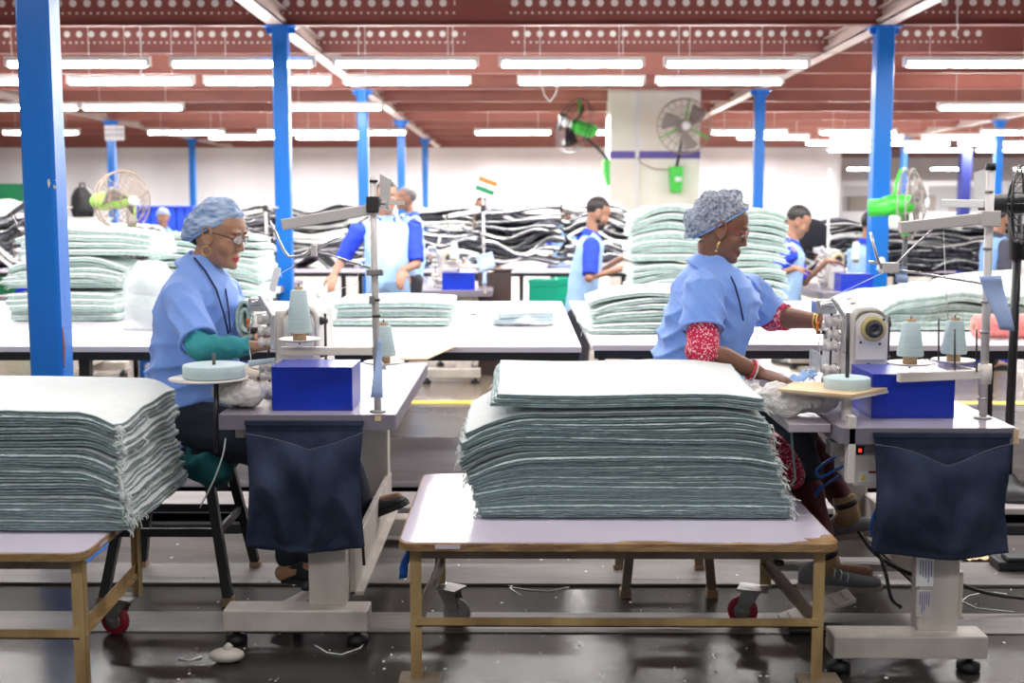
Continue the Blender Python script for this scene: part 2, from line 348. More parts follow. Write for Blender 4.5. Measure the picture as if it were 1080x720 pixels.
# beyond the curtain, the hall runs on to a partition with windows
pt = MB().box((7.6, 33.9, 0), (19, 34.0, 1.35)).box((7.6, 33.9, 2.05), (19, 34.0, 2.2))
for x in (7.7, 8.75, 9.9, 11.1, 12.2, 13.3, 14.4, 16.0): pt.box((x, 33.88, 1.3), (x+0.14, 34.02, 2.1))
struct('wall_partition', pt, ['curtain', 'window_dim'])
struct('wall_far', MB().box((7.6, 43.5, 0), (19, 43.6, 3.24)), 'curtain')
struct('wall_right', MB().box((18.9, -2.5, 0), (19.0, 44, 3.24)), 'curtain')
gl = MB().box((7.7, 33.94, 1.35), (18.9, 33.95, 2.05)); M['glass_pane'] = mat('glass_pane', (0.8, 0.85, 0.9), 0.05, alpha=0.12); struct('window_1', gl, 'glass_pane')
random.seed(5)
for k, x in enumerate((8.1, 9.0, 9.65, 10.3, 10.95, 11.6, 12.6, 13.7)):
    h = 1.0+0.5*random.random()
    c = single('carton', MB().box((x-0.24, 35.0, 0), (x+0.24, 35.5, 1.3+h*0.35)).box((x-0.24, 34.995, 1.32), (x+0.24, 35.0, 1.36), 1), ['carton', 'paper'], (x, 35.2, 0),
        'brown carton pile seen through the far partition window, %s from the left' % ordinal(k).replace('topmost', 'first'), 'carton', 'cartons behind the far partition')
# square concrete pillar with a purple band
pil = MB().box((1.21, 16.75, 0), (2.43, 17.5, 3.24)).box((1.55, 16.70, 0), (1.60, 16.75, 3.24), 2).box((1.205, 16.735, 2.085), (2.435, 17.51, 2.185), 1)
struct('trim_7', pil, ['plaster', 'purple_band', 'housing'])
# ------------------------------------------------------------------ steel
nice = ['nearest', 'second', 'third', 'fourth', 'fifth', 'sixth', 'seventh', 'eighth', 'ninth', 'tenth', 'eleventh', 'twelfth', 'thirteenth', 'fourteenth', 'fifteenth']
YS = [10.27+1.767*k for k in range(0, 13)]
jp = MB().box((XL+0.2, -0.045, 0), (XR-0.2, 0.035, 0.012)).box((XL+0.2, -0.006, 0.012), (XR-0.2, 0, 0.29)).box((XL+0.2, -0.045, 0.29), (XR-0.2, 0.035, 0.30)).box((XL+.2, 0.028, 0.0), (XR-.2, 0.035, 0.03))
me_j = jp.mesh('ceiling_joist', 'joist'); me_k = jp.mesh('ceiling_joist', 'joist_plain_glow')
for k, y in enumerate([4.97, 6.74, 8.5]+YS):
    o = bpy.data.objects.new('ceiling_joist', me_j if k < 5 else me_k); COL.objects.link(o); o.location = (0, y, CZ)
    if k < 3: tag(o, 'red-brown steel joist overhead above the foreground, %s from the camera side' % ('first', 'second', 'third')[k], 'joist', 'near ceiling joists')
    else: tag(o, 'red-brown steel joist with punched holes across the ceiling, %s in view from the front' % nice[k-3].replace('nearest', 'first'), 'joist', 'ceiling joists')
for k, (x, w) in enumerate(((-2.02, 'left-hand'), (3.0, 'right-hand'), (-7.05, 'far left'), (8.05, 'far right'), (13.05, 'outermost right'))):
    b = MB().box((x-0.075, 0.5, CZ), (x+0.075, 33, CZ+0.012)).box((x-0.02, 0.5, CZ+0.01), (x+0.02, 33, CZ+0.14)).box((x-0.075, 0.5, CZ+0.13), (x+0.075, 33, CZ+0.142)).box((x+0.065, .5, CZ), (x+0.075, 33, CZ+0.05)).box((x-0.075, .5, CZ), (x-0.065, 33, CZ+0.05))
    single('long_beam', b, 'long_beam', (x, 0.5, CZ), 'pale pinkish steel beam running away over the %s row of blue columns' % w, 'beam', 'long ceiling beams')
def column(x, y, label, w=0.13, dark=False, top=CZ):
    t = thing('steel_column', (x, y, 0), label, 'column', 'blue steel columns')
    b = MB(); ch = 0.012; h = w/2
    ring = [(-h+ch, -h), (h-ch, -h), (h, -h+ch), (h, h-ch), (h-ch, h), (-h+ch, h), (-h, h-ch), (-h, -h+ch)]
    b.loft([[(x+a, y+c, z) for a, c in ring] for z in (0.01, top-0.012)], smooth=False)
    m = 'blue_steel_dark' if dark else 'blue_steel'
    part('post', b, m, t)
    part('cap_plate', MB().box((x-0.13, y-0.1, top-0.012), (x+0.13, y+0.1, top)).box((x-0.12, y-0.01, top-0.06), (x-0.06, y+0.01, top-0.01)).box((x+0.06, y-0.01, top-0.06), (x+0.12, y+0.01, top-0.01)), m, t)
    bp = MB().box((x-0.15, y-0.15, 0), (x+0.15, y+0.15, 0.014))
    for a in (-1, 1):
        for c in (-1, 1): bp.lathe([(0.014, 0.014), (0.014, 0.03), (0.007, 0.03), (0.007, 0.05)], (x+a*0.115, y+c*0.115, 0), n=6, smooth=False)
    part('base_plate', bp, m, t)
    return t
cA = column(-1.845, 4.72, 'large glossy blue steel column in the left foreground with a rust patch', 0.128)
part('rust_patch', MB().sheet(lambda u, v: (-1.845+0.0645+0*u, 4.72-0.052+0.028*u*(1-.6*abs(2*v-1)), 0.93-0.16*v), 4, 8, 0.001), 'rust', cA)
def blob(px, py, w, h, seed):
    p = at(px, py, 4.655); return MB().add([(p.x+w*cos(a)*(0.8+.3*sin(seed+3*a)), 4.6555, p.z+h*sin(a)*(0.8+.3*cos(seed+5*a))) for a in [2*pi*i/12 for i in range(12)]]+[(p.x+w*cos(a)*.8, 4.6545, p.z+h*sin(a)*.8) for a in [2*pi*i/12 for i in range(12)]],
        [tuple(range(12, 24))]+[(i, (i+1) % 12, 12+(i+1) % 12, 12+i) for i in range(12)])
for (a, b_, w, h, s) in ((51.5, 193, 0.006, 0.019, 1), (57.5, 197, 0.0055, 0.009, 2), (58.5, 190, 0.003, 0.003, 3)): part('paint_chip', blob(a, b_, w, h, s), 'scratch', cA)
column(-2.0, 10.27, 'blue steel column standing behind the left-hand sewing machine'); column(3.02, 10.35, 'blue steel column behind the right-hand sewing machine', 0.15)
column(-2.02, 15.65, 'blue steel column behind the standing man with royal blue sleeves'); column(3.03, 15.7, 'slim blue steel column right of the cream pillar')
column(-2.05, 20.9, 'blue steel column just left of the standing man in the back'); column(-2.06, 26.2, 'most distant blue steel column in the middle, right of the standing man')
column(-7.0, 20.9, 'blue steel column at the left that carries the white notice'); column(-7.05, 26.2, 'thin blue steel column above the blue crates, behind the left worker\'s cap')
column(8.1, 20.9, 'blue steel column at the far right behind the thread stand'); column(8.15, 26.2, 'distant blue column just right of the tall right-hand column')
column(9.45, 26.2, 'dark blue distant column at the right with a splayed head', 0.22, True); column(9.0, 31.5, 'very distant small blue column by the partition windows', .13)
column(6.95, 30.3, 'thin blue post at the right end of the white curtain', 0.1)
s = at(120, 140, 20.75)
sg = thing('notice_board', (s.x, 20.78, s.z-0.25), 'white notice with two lines of dark print hung on the left column', 'sign')
part('panel', MB().box((s.x-0.165, 20.77, s.z-0.125), (s.x+0.165, 20.79, s.z+0.125)), 'paper', sg)
def text(body, loc, size, m, parent, rot=(pi/2, 0, 0), name='lettering', align='CENTER', ext=0.0006, w=1.0):
    c = bpy.data.curves.new(name, 'FONT'); c.body = body; c.size = size; c.align_x = align; c.align_y = 'CENTER'; c.extrude = ext
    me = baked(bpy.data.objects.new('tmp', c)); me.materials.clear(); me.materials.append(M[m])
    q = bpy.data.objects.new(name, me); COL.objects.link(q); q.parent = parent; q.location = V(loc)-(wloc(parent) if parent else V((0, 0, 0))); q.rotation_euler = rot; q.scale.x = w
    return q
text('STITCHING', (s.x, 20.765, s.z+0.05), 0.062, 'purple_band', sg); text('LINE NO:02', (s.x, 20.765, s.z-0.035), 0.062, 'purple_band', sg)
# ------------------------------------------------------------------ tube lamps
def tube_proto():
    t = thing('tube_light', (0, 0, 0), 'x', 'ceiling light')
    part('housing', MB().box((-0.61, -0.028, 0.018), (0.61, 0.028, 0.058)), 'housing', t, world=False)
    for sx in (-1, 1): part('end_cap', MB().box((sx*0.62, -0.03, -0.022), (sx*0.585, 0.03, 0.06)), 'housing', t, world=False)
    part('tube', MB().cyl((-0.585, 0, -0.010), (0.585, 0, -0.010), 0.021, 12), 'tube', t, world=False)
    for x in (-0.4, 0.4): part('hanger', MB().cyl((x, 0, 0.05), (x, 0, 3.25-2.62), 0.003, 5), 'housing', t, world=False)
    return t
rows = [  # photo height of the row, centres of its lamps along it
 (67, (-80, 82, 256, 428, 603, 777, 1030)), (86, (-30, 138, 282, 429, 613, 759)),
 (113, (30, 140, 350, 1043, 1180)), (139.5, (43, 196, 312, 388, 541, 665, 790, 905, 1075)),
 (144.5, (258, 350, 815, 915, 1010, 1120)), (151, (967, 1045, 885)), (158, (985, 905, 1060)), (178, (1003, 1090, 915))]
tp = tube_proto(); first = True; rn = ['nearest', 'second', 'third', 'fourth', 'fifth', 'sixth', 'seventh', 'eighth']
for ri, (py, xs) in enumerate(rows):
    sx = sorted(xs)
    for j, px in enumerate(sx):
        p = at(px, py, Z=2.62)
        if p.y > 43: p = at(px, py, 42.0)
        lab = 'fluorescent tube lamp in the %s lit row, %s from the left of its row' % (rn[ri], ordinal(j).replace('topmost', 'first'))
        if first: o = tp; o.location = p; o['label'] = lab; o['group'] = 'ceiling tube lamps'; first = False
        else: copy_tree(tp, None, p, lab, 'ceiling tube lamps')
# small hanging wires from the ceiling
for (px, py, y) in ((1009, 30, 10.2), (149, 70, 10.3)):
    p = at(px, py, y); single('hanging_wire', MB().tube([V((p.x, p.y, 3.245)), p+V((0, 0, 0.06)), p+V((.01, 0, 0)), p+V((-.01, 0, -0.05)), p+V((.015, 0, -0.08))], 0.007, 6), 'housing', p,
        'white knotted wire end dangling from the ceiling at the %s' % ('upper right' if px > 500 else 'upper left'), 'wire')
p = at(580, 95, 14.0); single('hanging_wire', MB().tube([V((p.x-.13, p.y, 3.245)), p+V((-.12, 0, 0.14)), p+V((-.06, 0, -0.06)), p+V((0, 0, -0.13)), p+V((.06, 0, -.05)), p+V((.12, 0, .14))], 0.008, 6), 'housing', p, 'looped white cable hanging below the tube lamps near the wall fans', 'wire')
# ------------------------------------------------------------------ fans
def fan(c, R, yaw, pitch, mats, root, depth=0.13, nw=22, blades=3):
    """cage, blades, hub, motor about centre c; faces along -Y turned by yaw"""
    X = Matrix.Translation(c) @ Matrix.Rotation(yaw, 4, 'Z') @ Matrix.Rotation(pitch, 4, 'X')
    def P(x, y, z): return X @ V((x, y, z))
    cg = MB()
    for f in (1.0, 0.72, 0.42):
        cg.tube([P(R*f*cos(a), -depth*(1-f*f)*.9, R*f*sin(a)) for a in [2*pi*i/28 for i in range(28)]], 0.006 if f == 1 else 0.0035, 5, 0, True)
    cg.tube([P(R*.97*cos(a), depth*.5, R*.97*sin(a)) for a in [2*pi*i/28 for i in range(28)]], 0.005, 5, 0, True)
    for i in range(nw):
        a = 2*pi*i/nw; cg.tube([P(R*f*cos(a), -depth*(1-f*f)*.9, R*f*sin(a)) for f in (0.15, 0.4, 0.7, .9, 1)]+[P(R*.97*cos(a), depth*.5, R*.97*sin(a)), P(R*.5*cos(a), depth*.75, R*.5*sin(a)), P(R*.2*cos(a), depth*.8, R*.2*sin(a))], 0.0026, 4)
    part('cage', cg, mats[0], root)
    part('badge', MB().lathe([(0, -.01), (R*.17, -.01), (R*.17, .01), (0, .01)], P(0, -depth*.92, 0), P(0, -1, 0)-P(0, 0, 0), 16), 'paper', root)
    bl = MB()
    for k in range(blades):
        a0 = 2*pi*k/blades+0.5
        bl.sheet(lambda u, v: P((R*(.12+.72*u))*cos(a0+(v-.5)*(1.0-.25*u)+.35*u), -.03+.07*(v-.5), (R*(.12+.72*u))*sin(a0+(v-.5)*(1.0-.25*u)+.35*u)), 6, 5, 0.004)
    part('blades', bl, mats[2], root)
    part('motor', MB().lathe([(R*.1, -.04), (R*.24, -.02), (R*.26, .04), (R*.26, .15), (R*.2, .20), (0, .21)], P(0, .02, 0), P(0, 1, 0)-P(0, 0, 0), 16), mats[1], root)
    return P
wf = at(722, 133, 16.2)
t = thing('wall_fan', (wf.x, 16.72, wf.z-0.6), 'large round wire wall fan facing forward on the cream pillar, green bracket box', 'fan')
P_ = fan(wf, 0.365, 0.05, 0, ('wire_brown', 'wire', 'wire'), t)
arm = MB()
for a in (radians(80), radians(205), radians(-25)): arm.tube([P_(.07*cos(a), .02, .07*sin(a)), P_(.36*cos(a), 0.0, .36*sin(a))], 0.012, 6)
part('spoke', arm, 'fan_green', t)
bx = at(713, 189, 16.6)
def bracket(c): return MB().loft([[(c.x-.085*k, c.y-.06, z), (c.x+.085*k, c.y-.06, z), (c.x+.085*k, c.y+.12, z), (c.x-.085*k, c.y+.12, z)] for z, k in ((c.z+.17, 1.1), (c.z-.05, .95), (c.z-.18, .75))], smooth=False)
br = part('bracket_box', bracket(bx), 'fan_green', t, 0.01); part('label_plate', MB().box((bx.x-.02, bx.y-.065, bx.z-.03), (bx.x+.07, bx.y-.06, bx.z+.03)), 'paper', br)
part('stem', MB().tube([bx+V((0, 0, .15)), bx+V((.01, -.05, .22)), wf+V((0, .15, -.1))], 0.022, 8), 'black_steel', t)
part('cord', MB().tube([at(705, 179, 16.68), at(690, 178, 16.68), at(676, 172, 16.68), at(672, 165, 16.68)], 0.007, 5), 'wire_brown', t)
wf = at(604, 132, 16.3)
t = thing('wall_fan', (1.2, 16.9, wf.z-0.4), 'black wire wall fan turned sideways at the left side of the cream pillar', 'fan')
P_ = fan(wf, 0.37, radians(-56), radians(-14), ('black_steel', 'fan_green', 'black_steel'), t)
part('motor_case', MB().ell(P_(0, .26, .01), (.11, .15, .10), Matrix.Rotation(radians(-56), 4, 'Z')), 'fan_green', t)
bx = at(640.5, 182, 16.85)
part('bracket_box', MB().loft([[(bx.x-.065*k, bx.y-.09, z), (bx.x+.06, bx.y-.09, z), (bx.x+.06, bx.y+.09, z), (bx.x-.065*k, bx.y+.09, z)] for z, k in ((bx.z+.17, .9), (bx.z, .9), (bx.z-.18, .1))], smooth=False), 'fan_green', t, 0.01)
part('stem', MB().tube([at(641, 168, 16.8), at(634, 160, 16.6), wf+V((.12, .12, -.1))], 0.022, 8), 'black_steel', t)
part('guard_clip', MB().tube([P_(.05, .05, .12), P_(.0, .02, .36)], 0.02, 6), 'fan_green', t)
def pedestal(px, py, y, R, yaw, lab, mats, z0=0.0):
    c = at(px, py, y); t = thing('pedestal_fan', (c.x, y, z0), lab, 'fan'); fan(c, R, yaw, 0, mats, t, 0.12)
    part('pole', MB().cyl((c.x, y+.14, z0+.04), (c.x, y+.14, c.z), 0.02, 10), 'black_steel', t)
    part('neck', MB().tube([V((c.x, y+.14, c.z-.25)), V((c.x, y+.17, c.z-.1)), V((c.x, y+.17, c.z))], 0.035, 8), mats[1], t)
    part('base', MB().lathe([(0.22, 0), (0.22, 0.02), (0.06, 0.05), (0.03, .09)], (c.x, y+.14, z0), n=20), 'black_steel', t)
    return t, c
t, c = pedestal(131, 212, 8.9, 0.22, radians(52), 'lime green pedestal fan with brown wire cage at the left, behind the mint stack', ('wire_brown', 'lime_green', 'wire'))
part('motor_case', MB().ell(c+V((-.20, .17, .0)), (.16, .075, .07), Matrix.Rotation(radians(-35), 4, 'Z')), 'lime_green', t)
t, c = pedestal(962, 215, 9.4, 0.27, radians(62), 'green-rimmed pedestal fan right of the tall right-hand blue column', ('wire', 'fan_green', 'wire'))
part('rim_arc', MB().tube([c+V((.27*cos(a)*.5-.04, .1+.22*cos(a), .27*sin(a))) for a in [radians(60+12*i) for i in range(10)]], 0.012, 6), 'fan_green', t)
part('motor_case', MB().cyl(c+V((-.30, .12, -.03)), c+V((-.05, .04, -.02)), .07, 14), 'fan_green', t)
pedestal(1089, 215, 5.35, 0.17, radians(60), 'dark wire fan cut off by the right edge of the photo', ('black_steel', 'black', 'black'), 0.09)
# ------------------------------------------------------------------ sewing stations
TT = 0.75
def caster(root, x, y, ztop, m='red_rubber', ang=0.0, r=0.05):
    X = Matrix.Translation((x, y, 0)) @ Matrix.Rotation(ang, 4, 'Z'); f = MB()
    f.box((-.05, -.04, ztop-.006), (.05, .04, ztop), X=X)
    for s in (-1, 1): f.loft([[(a, s*.021+d, z) for a, z in ((-.03, ztop-.006), (.035, ztop-.006), (.055, r+.01), (.035, r-.012), (.018, r))] for d in (-.0015, .0015)], smooth=False, X=X)
    c = part('caster', f, 'galv', root)
    w = MB().lathe([(r*.55, -.013), (r*.9, -.014), (r, -.008), (r, .008), (r*.9, .014), (r*.55, .013)], X @ V((.035, 0, r)), X.to_3x3() @ V((0, 1, 0)), 20)
    part('wheel', w, m, c)
    part('hub', MB().lathe([(0.004, -.024), (r*.5, -.016), (r*.56, -.015), (r*.56, .015), (r*.5, .016), (0.004, .024)], X @ V((.035, 0, r)), X.to_3x3() @ V((0, 1, 0)), 16), 'galv', c)
def round_rect(x0, y0, x1, y1, r, n=5):
    out = []
    for cx, cy, a0 in ((x1-r, y1-r, 0), (x0+r, y1-r, 90), (x0+r, y0+r, 180), (x1-r, y0+r, 270)):
        out += [(cx+r*cos(radians(a0+90*i/n)), cy+r*sin(radians(a0+90*i/n))) for i in range(n+1)]
    return out
def trolley(ox, oy, label, chip=False):
    t = thing('trolley_table', (ox+.6, oy+.45, 0), label, 'trolley table', 'low wheeled trolley tables'); H = 0.46; W, D = 1.235, 0.90
    rr = round_rect(ox, oy, ox+W, oy+D, 0.045)
    part('board', MB().loft([[(x, y, z) for x, y in rr] for z in (H-.024, H-.003)], smooth=False), 'ply', t)
    ri = round_rect(ox+.005, oy+.006, ox+W-.005, oy+D-.005, 0.045)
    if chip:   # laminate broken away at the near right corner and bitten along the front edge
        ri = []
        for x, y in round_rect(ox+.005, oy+.006, ox+W-.005, oy+D-.005, 0.045): ri.append((x, y))
        fr = []
        random.seed(3)
        for x, y in ri:
            if x > ox+W-.12 and y < oy+.06: continue
            fr.append((x, y))
        cut = [(ox+.035, oy+.008)]+[(ox+.38+.0*i, oy+.008) for i in range(1)]+[(ox+.60, oy+.008), (ox+.63, oy+.026), (ox+.68, oy+.030), (ox+.75, oy+.028), (ox+.79, oy+.010), (ox+.93, oy+.008), (ox+.95, oy+.018), (ox+.98, oy+.010),
               (ox+1.09, oy+.008), (ox+1.12, oy+.028), (ox+1.15, oy+.03), (ox+1.14, oy+.06), (ox+1.19, oy+.062), (ox+1.2, oy+.09), (ox+1.23, oy+.1)]
        k = [i for i, (x, y) in enumerate(fr) if x < ox+.1 and y < oy+.1][-1]
        ri = fr[:k+1]+[p for p in cut if p[0] > fr[k][0]+.01]
    part('laminate_sheet', MB().loft([[(x, y, z) for x, y in ri] for z in (H-.003, H)], smooth=False), 'laminate', t)
    if chip:
        part('laminate_scrap', MB().box((ox+.105, oy-.0012, H-.017), (ox+.175, oy+.001, H-.006)), 'laminate', t)
    else:
        random.seed(8)
        for k in range(5): y = oy+.12+.13*k; part('laminate_scrap', MB().box((ox+W-.0005, y, H-.018), (ox+W+.0008, y+.05+.04*random.random(), H-.008)), 'laminate', t)
    xl, xr, yf, yb = ox+.045, ox+W-.045, oy+.06, oy+.66
    for x, y, f, zz in ((xl, yf, 1, .045), (xr, yf, 1, .045), (xl+.03, yb, -1, .135), (xr-.03, yb, -1, .135)):
        L = MB().box((x-.016, y-.003, zz), (x+.016, y+.003, H-.024)).box((x-.016*(1 if x < ox+.6 else -1)-.003*(1 if x > ox+.6 else -1), y, zz), (x-.016*(1 if x < ox+.6 else -1), y+.03*f, H-.024))
        part('leg', L, 'trolley_paint', t)
    part('apron', MB().box((xl, yf-.002, H-.062), (xr, yf+.004, H-.024)), 'trolley_dull', t)
    part('apron', MB().box((xl+.03, yb-.002, H-.05), (xr-.03, yb+.004, H-.024)), 'trolley_dull', t)
    part('bottom_rail', MB().box((xl, yf-.006, .20), (xr, yf, .226)).box((xl, yf-.006, .20), (xr, yf+.03, .204)), 'trolley_paint', t)
    for x, xb in ((xl, xl+.03), (xr, xr-.03)):
        part('side_rail', MB().bar((x, yf, .205), (xb, yb, .205), .036, .004).bar((x, yf, .222), (xb, yb, .222), .004, .035), 'trolley_paint' if x > ox+.6 and not chip else 'trolley_dull', t)
    for x in (xl, xr): part('foot_block', MB().box((x-.04, yf-.03, 0), (x+.06, yf+.05, .04)).box((x-.05, yf-.035, .04), (x+.07, yf+.055, .046)), 'trolley_dull', t, .004)
    for x, y, m, a in ((xl+.055, yb-.02, 'grey_rubber', -.5), (xr-.07, yb-.02, 'red_rubber', 2.8)): caster(t, x, y, .133, m, a)
    return t
trC = trolley(-.345, 3.30, 'low wheeled trolley table in the centre foreground with a lilac top and a broken corner', True)
part('strap', MB().sheet(lambda u, v: (-.325+.004*sin(8*v)+.022*u-.03*v, 3.385+.01*u, .435-.105*v), 3, 6, .003), 'cable_blue', trC)
trL = trolley(-2.415, 3.19, 'low wheeled trolley table cut off by the left edge with a yellow-brown frame')
def sewing_table(ox, oy, label, D=1.22, W=.555, bg=False):
    t = thing('sewing_table', (ox, oy, 0), label, 'sewing table', 'sewing tables')
    part('tabletop', MB().loft([[(ox+x, oy+y, z) for x, y in round_rect(0, 0, W, D, .012, 2)] for z in (TT-.048, TT-.002)], 0, True, False).loft([[(ox+x, oy+y, z) for x, y in round_rect(.003, .003, W-.003, D-.003, .012, 2)] for z in (TT-.002, TT)], 1, True, False), ['edge_grey', 'laminate_grey'], t)
    part('pedestal', MB().box((ox+.265, oy+.05, .12), (ox+.385, oy+.13, TT-.05)), 'machine_dirty', t, .006)
    part('foot_beam', MB().box((ox-.0, oy-.0, .052), (ox+.46, oy+.10, .122)), 'machine_dirty', t, .005)
    part('pedestal', MB().box((ox+.29, oy+D-.14, .12), (ox+.40, oy+D-.06, TT-.05)), 'machine_dirty', t, .006)
    part('foot_beam', MB().box((ox+.02, oy+D-.15, .052), (ox+.60, oy+D-.05, .122)), 'machine_dirty', t, .005)
    part('side_rail', MB().box((ox+.385, oy+.13, .13), (ox+.405, oy+D-.06, .30)).box((ox+.385, oy+.13, .13), (ox+.43, oy+D-.06, .145)), 'machine_dirty', t, .003)
    part('frame_rail', MB().box((ox+.04, oy+.06, TT-.085), (ox+.07, oy+D-.06, TT-.049)), 'machine_dirty', t, .003)
    for x, y in ((.03, .05), (.42, .05), (.06, D-.1), (.56, D-.1)):
        part('levelling_foot', MB().lathe([(.032, 0), (.036, .008), (.034, .024), (.012, .03), (.009, .055)], (ox+x, oy+y, 0), n=14), 'black', t)
    return t
SLo = V((-.945, 3.72, 0)); SRo = V((.93, 3.50, 0))
tabL = sewing_table(SLo.x, SLo.y, 'grey sewing table with cream steel legs at the left, under the left machine', 1.30)
tabR = sewing_table(SRo.x, SRo.y, 'lilac-grey sewing table with cream steel legs at the right edge', 1.22, .52)
part('wood_corner', MB().box((SRo.x+.505, SRo.y-.001, TT-.046), (SRo.x+.521, SRo.y+.05, TT-.003)), 'ply_light', tabR)
part('side_flap', MB().box((SRo.x-.13, SRo.y+.09, TT-.03), (SRo.x-.004, SRo.y+.55, TT-.004)), 'laminate_grey', tabR, .002)
part('paint_mark', MB().box((SLo.x+.49, SLo.y-.0012, TT-.02), (SLo.x+.51, SLo.y+.001, TT-.004)), 'ply_light', tabL)
# paper labels on the right pedestal
for (x0, x1, y0, y1, m) in ((967, 984, 588, 618, 'paper'), (967, 981, 622, 650, 'grey_card')):
    a = at(x0, y0, SRo.y+.049); b = at(x1, y1, SRo.y+.049)
    lp = part('paper_label', MB().box((a.x, SRo.y+.047, a.z), (b.x, SRo.y+.0495, b.z)), m, tabR)
    random.seed(x1)
    for i in range(5):
        xx = a.x+(b.x-a.x)*(.2+.16*i); part('print_line', MB().box((xx, SRo.y+.0462, a.z-.006), (xx+.0022, SRo.y+.0472, b.z+(a.z-b.z)*(.1+.4*random.random()))), 'purple_band', lp)
part('cable_clip', MB().box((SRo.x+.386, SRo.y+.06, .16), (SRo.x+.40, SRo.y+.10, .30)), 'machine_clean', tabR, .003)
def machine(o, label, clean=True):
    """cylinder-arm machine; o = near left foot of its body on the table; the worker sits on the -x side"""
    X = Matrix.Translation(o); t = thing('sewing_machine', o, label, 'sewing machine', 'industrial sewing machines'); W = .112; Dp = .43
    def sec(y, w0, w1, h, r=.02): return [(x, y, z) for x, z in round_rect(w0, .0, w1, h, r, 4)]
    part('body', MB().loft([sec(.0, .004, W-.004, .15, .01), sec(.02, 0, W, .16, .01), sec(.30, 0, W, .18), sec(.40, .01, W, .17)], 0, True, True, X), 'machine', t, .004)
    part('head', MB().loft([sec(.012, .01, W-.006, .300), sec(.0, .0, W+.002, .305, .045), sec(.05, -.004, W+.004, .315, .045), sec(.2, -.012, W+.002, .322, .04), sec(.36, -.01, W, .31, .04), sec(.43, .01, W-.01, .28, .04)], 0, True, True, Matrix.Translation(o) @ Matrix.Translation((0, 0, .0))), 'machine', t)
    fc = V((W*.56, 0, .235))
    part('end_plate', MB().lathe([(.048, -.012), (.052, -.008), (.052, .01), (.04, .012)], o+V((W/2, .0, .245)), (0, -1, 0), 28).box(o+V((.006, -.008, .14)), o+V((W-.006, .01, .235))), 'machine', t, .003)
    wl = part('handwheel', MB().lathe([(.041, 0), (.041, .01), (.036, .018), (.026, .018), (.026, 0)], o+V((W*.54, -.008, .245)), (0, -1, 0), 28), 'ring_yellow', t)
    part('wheel_hub', MB().lathe([(.029, 0), (.029, .02), (.024, .028), (.013, .028), (.012, .018), (.006, .018), (0, .02)], o+V((W*.54, -.008, .245)), (0, -1, 0), 24), 'dark_metal', wl)
    for dx, dz in ((.038, .03), (.028, -.05), (-.035, -.045)): part('screw', MB().lathe([(.004, 0), (.004, .004)], o+V((W/2+dx, -.011, .245+dz)), (0, -1, 0), 8), 'black', t)
    part('face_plate', MB().loft([sec(.02, -.05, .0, .30, .015), sec(.10, -.05, .0, .30, .015)], 0, True, True, X @ Matrix.Translation((0, 0, 0))), 'machine', t) if False else None
    part('needle_housing', MB().box(o+V((-.034, .03, .075)), o+V((.0, .12, .295))), 'machine', t, .01)
    for k, z in enumerate((.265, .225, .185, .105, .07)):
        part('tension_knob', MB().lathe([(.006, -.02), (.017, -.02), (.017, .0), (.013, .003), (.013, .012), (.018, .016), (.018, .03), (.0, .032)], o+V((-.058, .02+.004*k, z)), (-1, -.35, 0), 14), 'machine', t)
        part('tension_disc', MB().lathe([(.021, 0), (.021, .003)], o+V((-.046, .016+.004*k, z)), (-1, -.35, 0), 14), 'steel', t)
    part('guard_lever', MB().bar(o+V((-.075, .0, .345)), o+V((-.028, -.02, .275)), .016, .016).bar(o+V((-.028, -.02, .28)), o+V((-.03, -.022, .165)), .016, .014), 'steel', t, .003)
    part('top_unit', MB().box(o+V((-.12, .02, .29)), o+V((-.05, .09, .335))).cyl(o+V((-.11, .01, .32)), o+V((-.06, .01, .32)), .012, 10), 'steel', t, .004)
    part('needle_bar', MB().cyl(o+V((-.045, .07, .02)), o+V((-.045, .07, .12)), .004, 8), 'steel', t)
    part('needle_bar', MB().cyl(o+V((-.06, .05, .03)), o+V((-.06, .05, .30)), .004, 8), 'dark_metal', t)
    part('presser_foot', MB().box(o+V((-.075, .03, .012)), o+V((-.02, .09, .02))).box(o+V((-.055, .05, .02)), o+V((-.035, .08, .05))), 'steel', t, .002)
    part('looper_arm', MB().box(o+V((-.075, .02, -.0)), o+V((.0, .12, .01))).box(o+V((-.05, .04, .02)), o+V((.0, .10, .06))), 'galv', t, .003)
    part('thread_guide', MB().tube([o+V((-.03, 0, .29)), o+V((-.10, -.01, .28)), o+V((-.115, -.01, .2)), o+V((-.105, -.01, .10)), o+V((-.05, 0, .09))], .0022, 6), 'steel', t)
    part('orange_knob', MB().lathe([(.005, 0), (.006, .012), (0, .014)], o+V((-.118, 0, .255)), n=10).cyl(o+V((-.118, 0, .23)), o+V((-.118, 0, .256)), .003, 6), 'saffron', t)
    part('black_bracket', MB().box(o+V((-.12, .0, .225)), o+V((-.09, .02, .238))), 'dark_metal', t, .002)
    rx = W+.022
    part('side_rod', MB().cyl(o+V((rx, .06, .07)), o+V((rx, .06, .28)), .0045, 8), 'dark_metal', t)
    for z, r in ((.255, .014), (.14, .011), (.07, .012)): part('side_knob', MB().lathe([(.004, -.018), (r, -.014), (r, .0), (.006, .004), (r*.8, .006), (r*.8, .016), (0, .018)], o+V((W+.012, .06, z)), (1, -.5, 0), 12).box(o+V((W-.004, .05, z-.006)), o+V((rx, .068, z+.006))), 'dark_metal', t)
    for k in range(3): part('oil_cap', MB().lathe([(.01, 0), (.01, .006), (.004, .01)], o+V((.03+.02*k, .12+.1*k, .316)), n=10), 'machine', t)
    for (dx, dz, w) in ((.045, .125, .012), (.05, .105, .006), (.066, .122, .005)): part('print_mark', MB().box(o+V((dx, -.0093, dz)), o+V((dx+w, -.0085, dz+.007))) , 'purple_band', t)
    return t
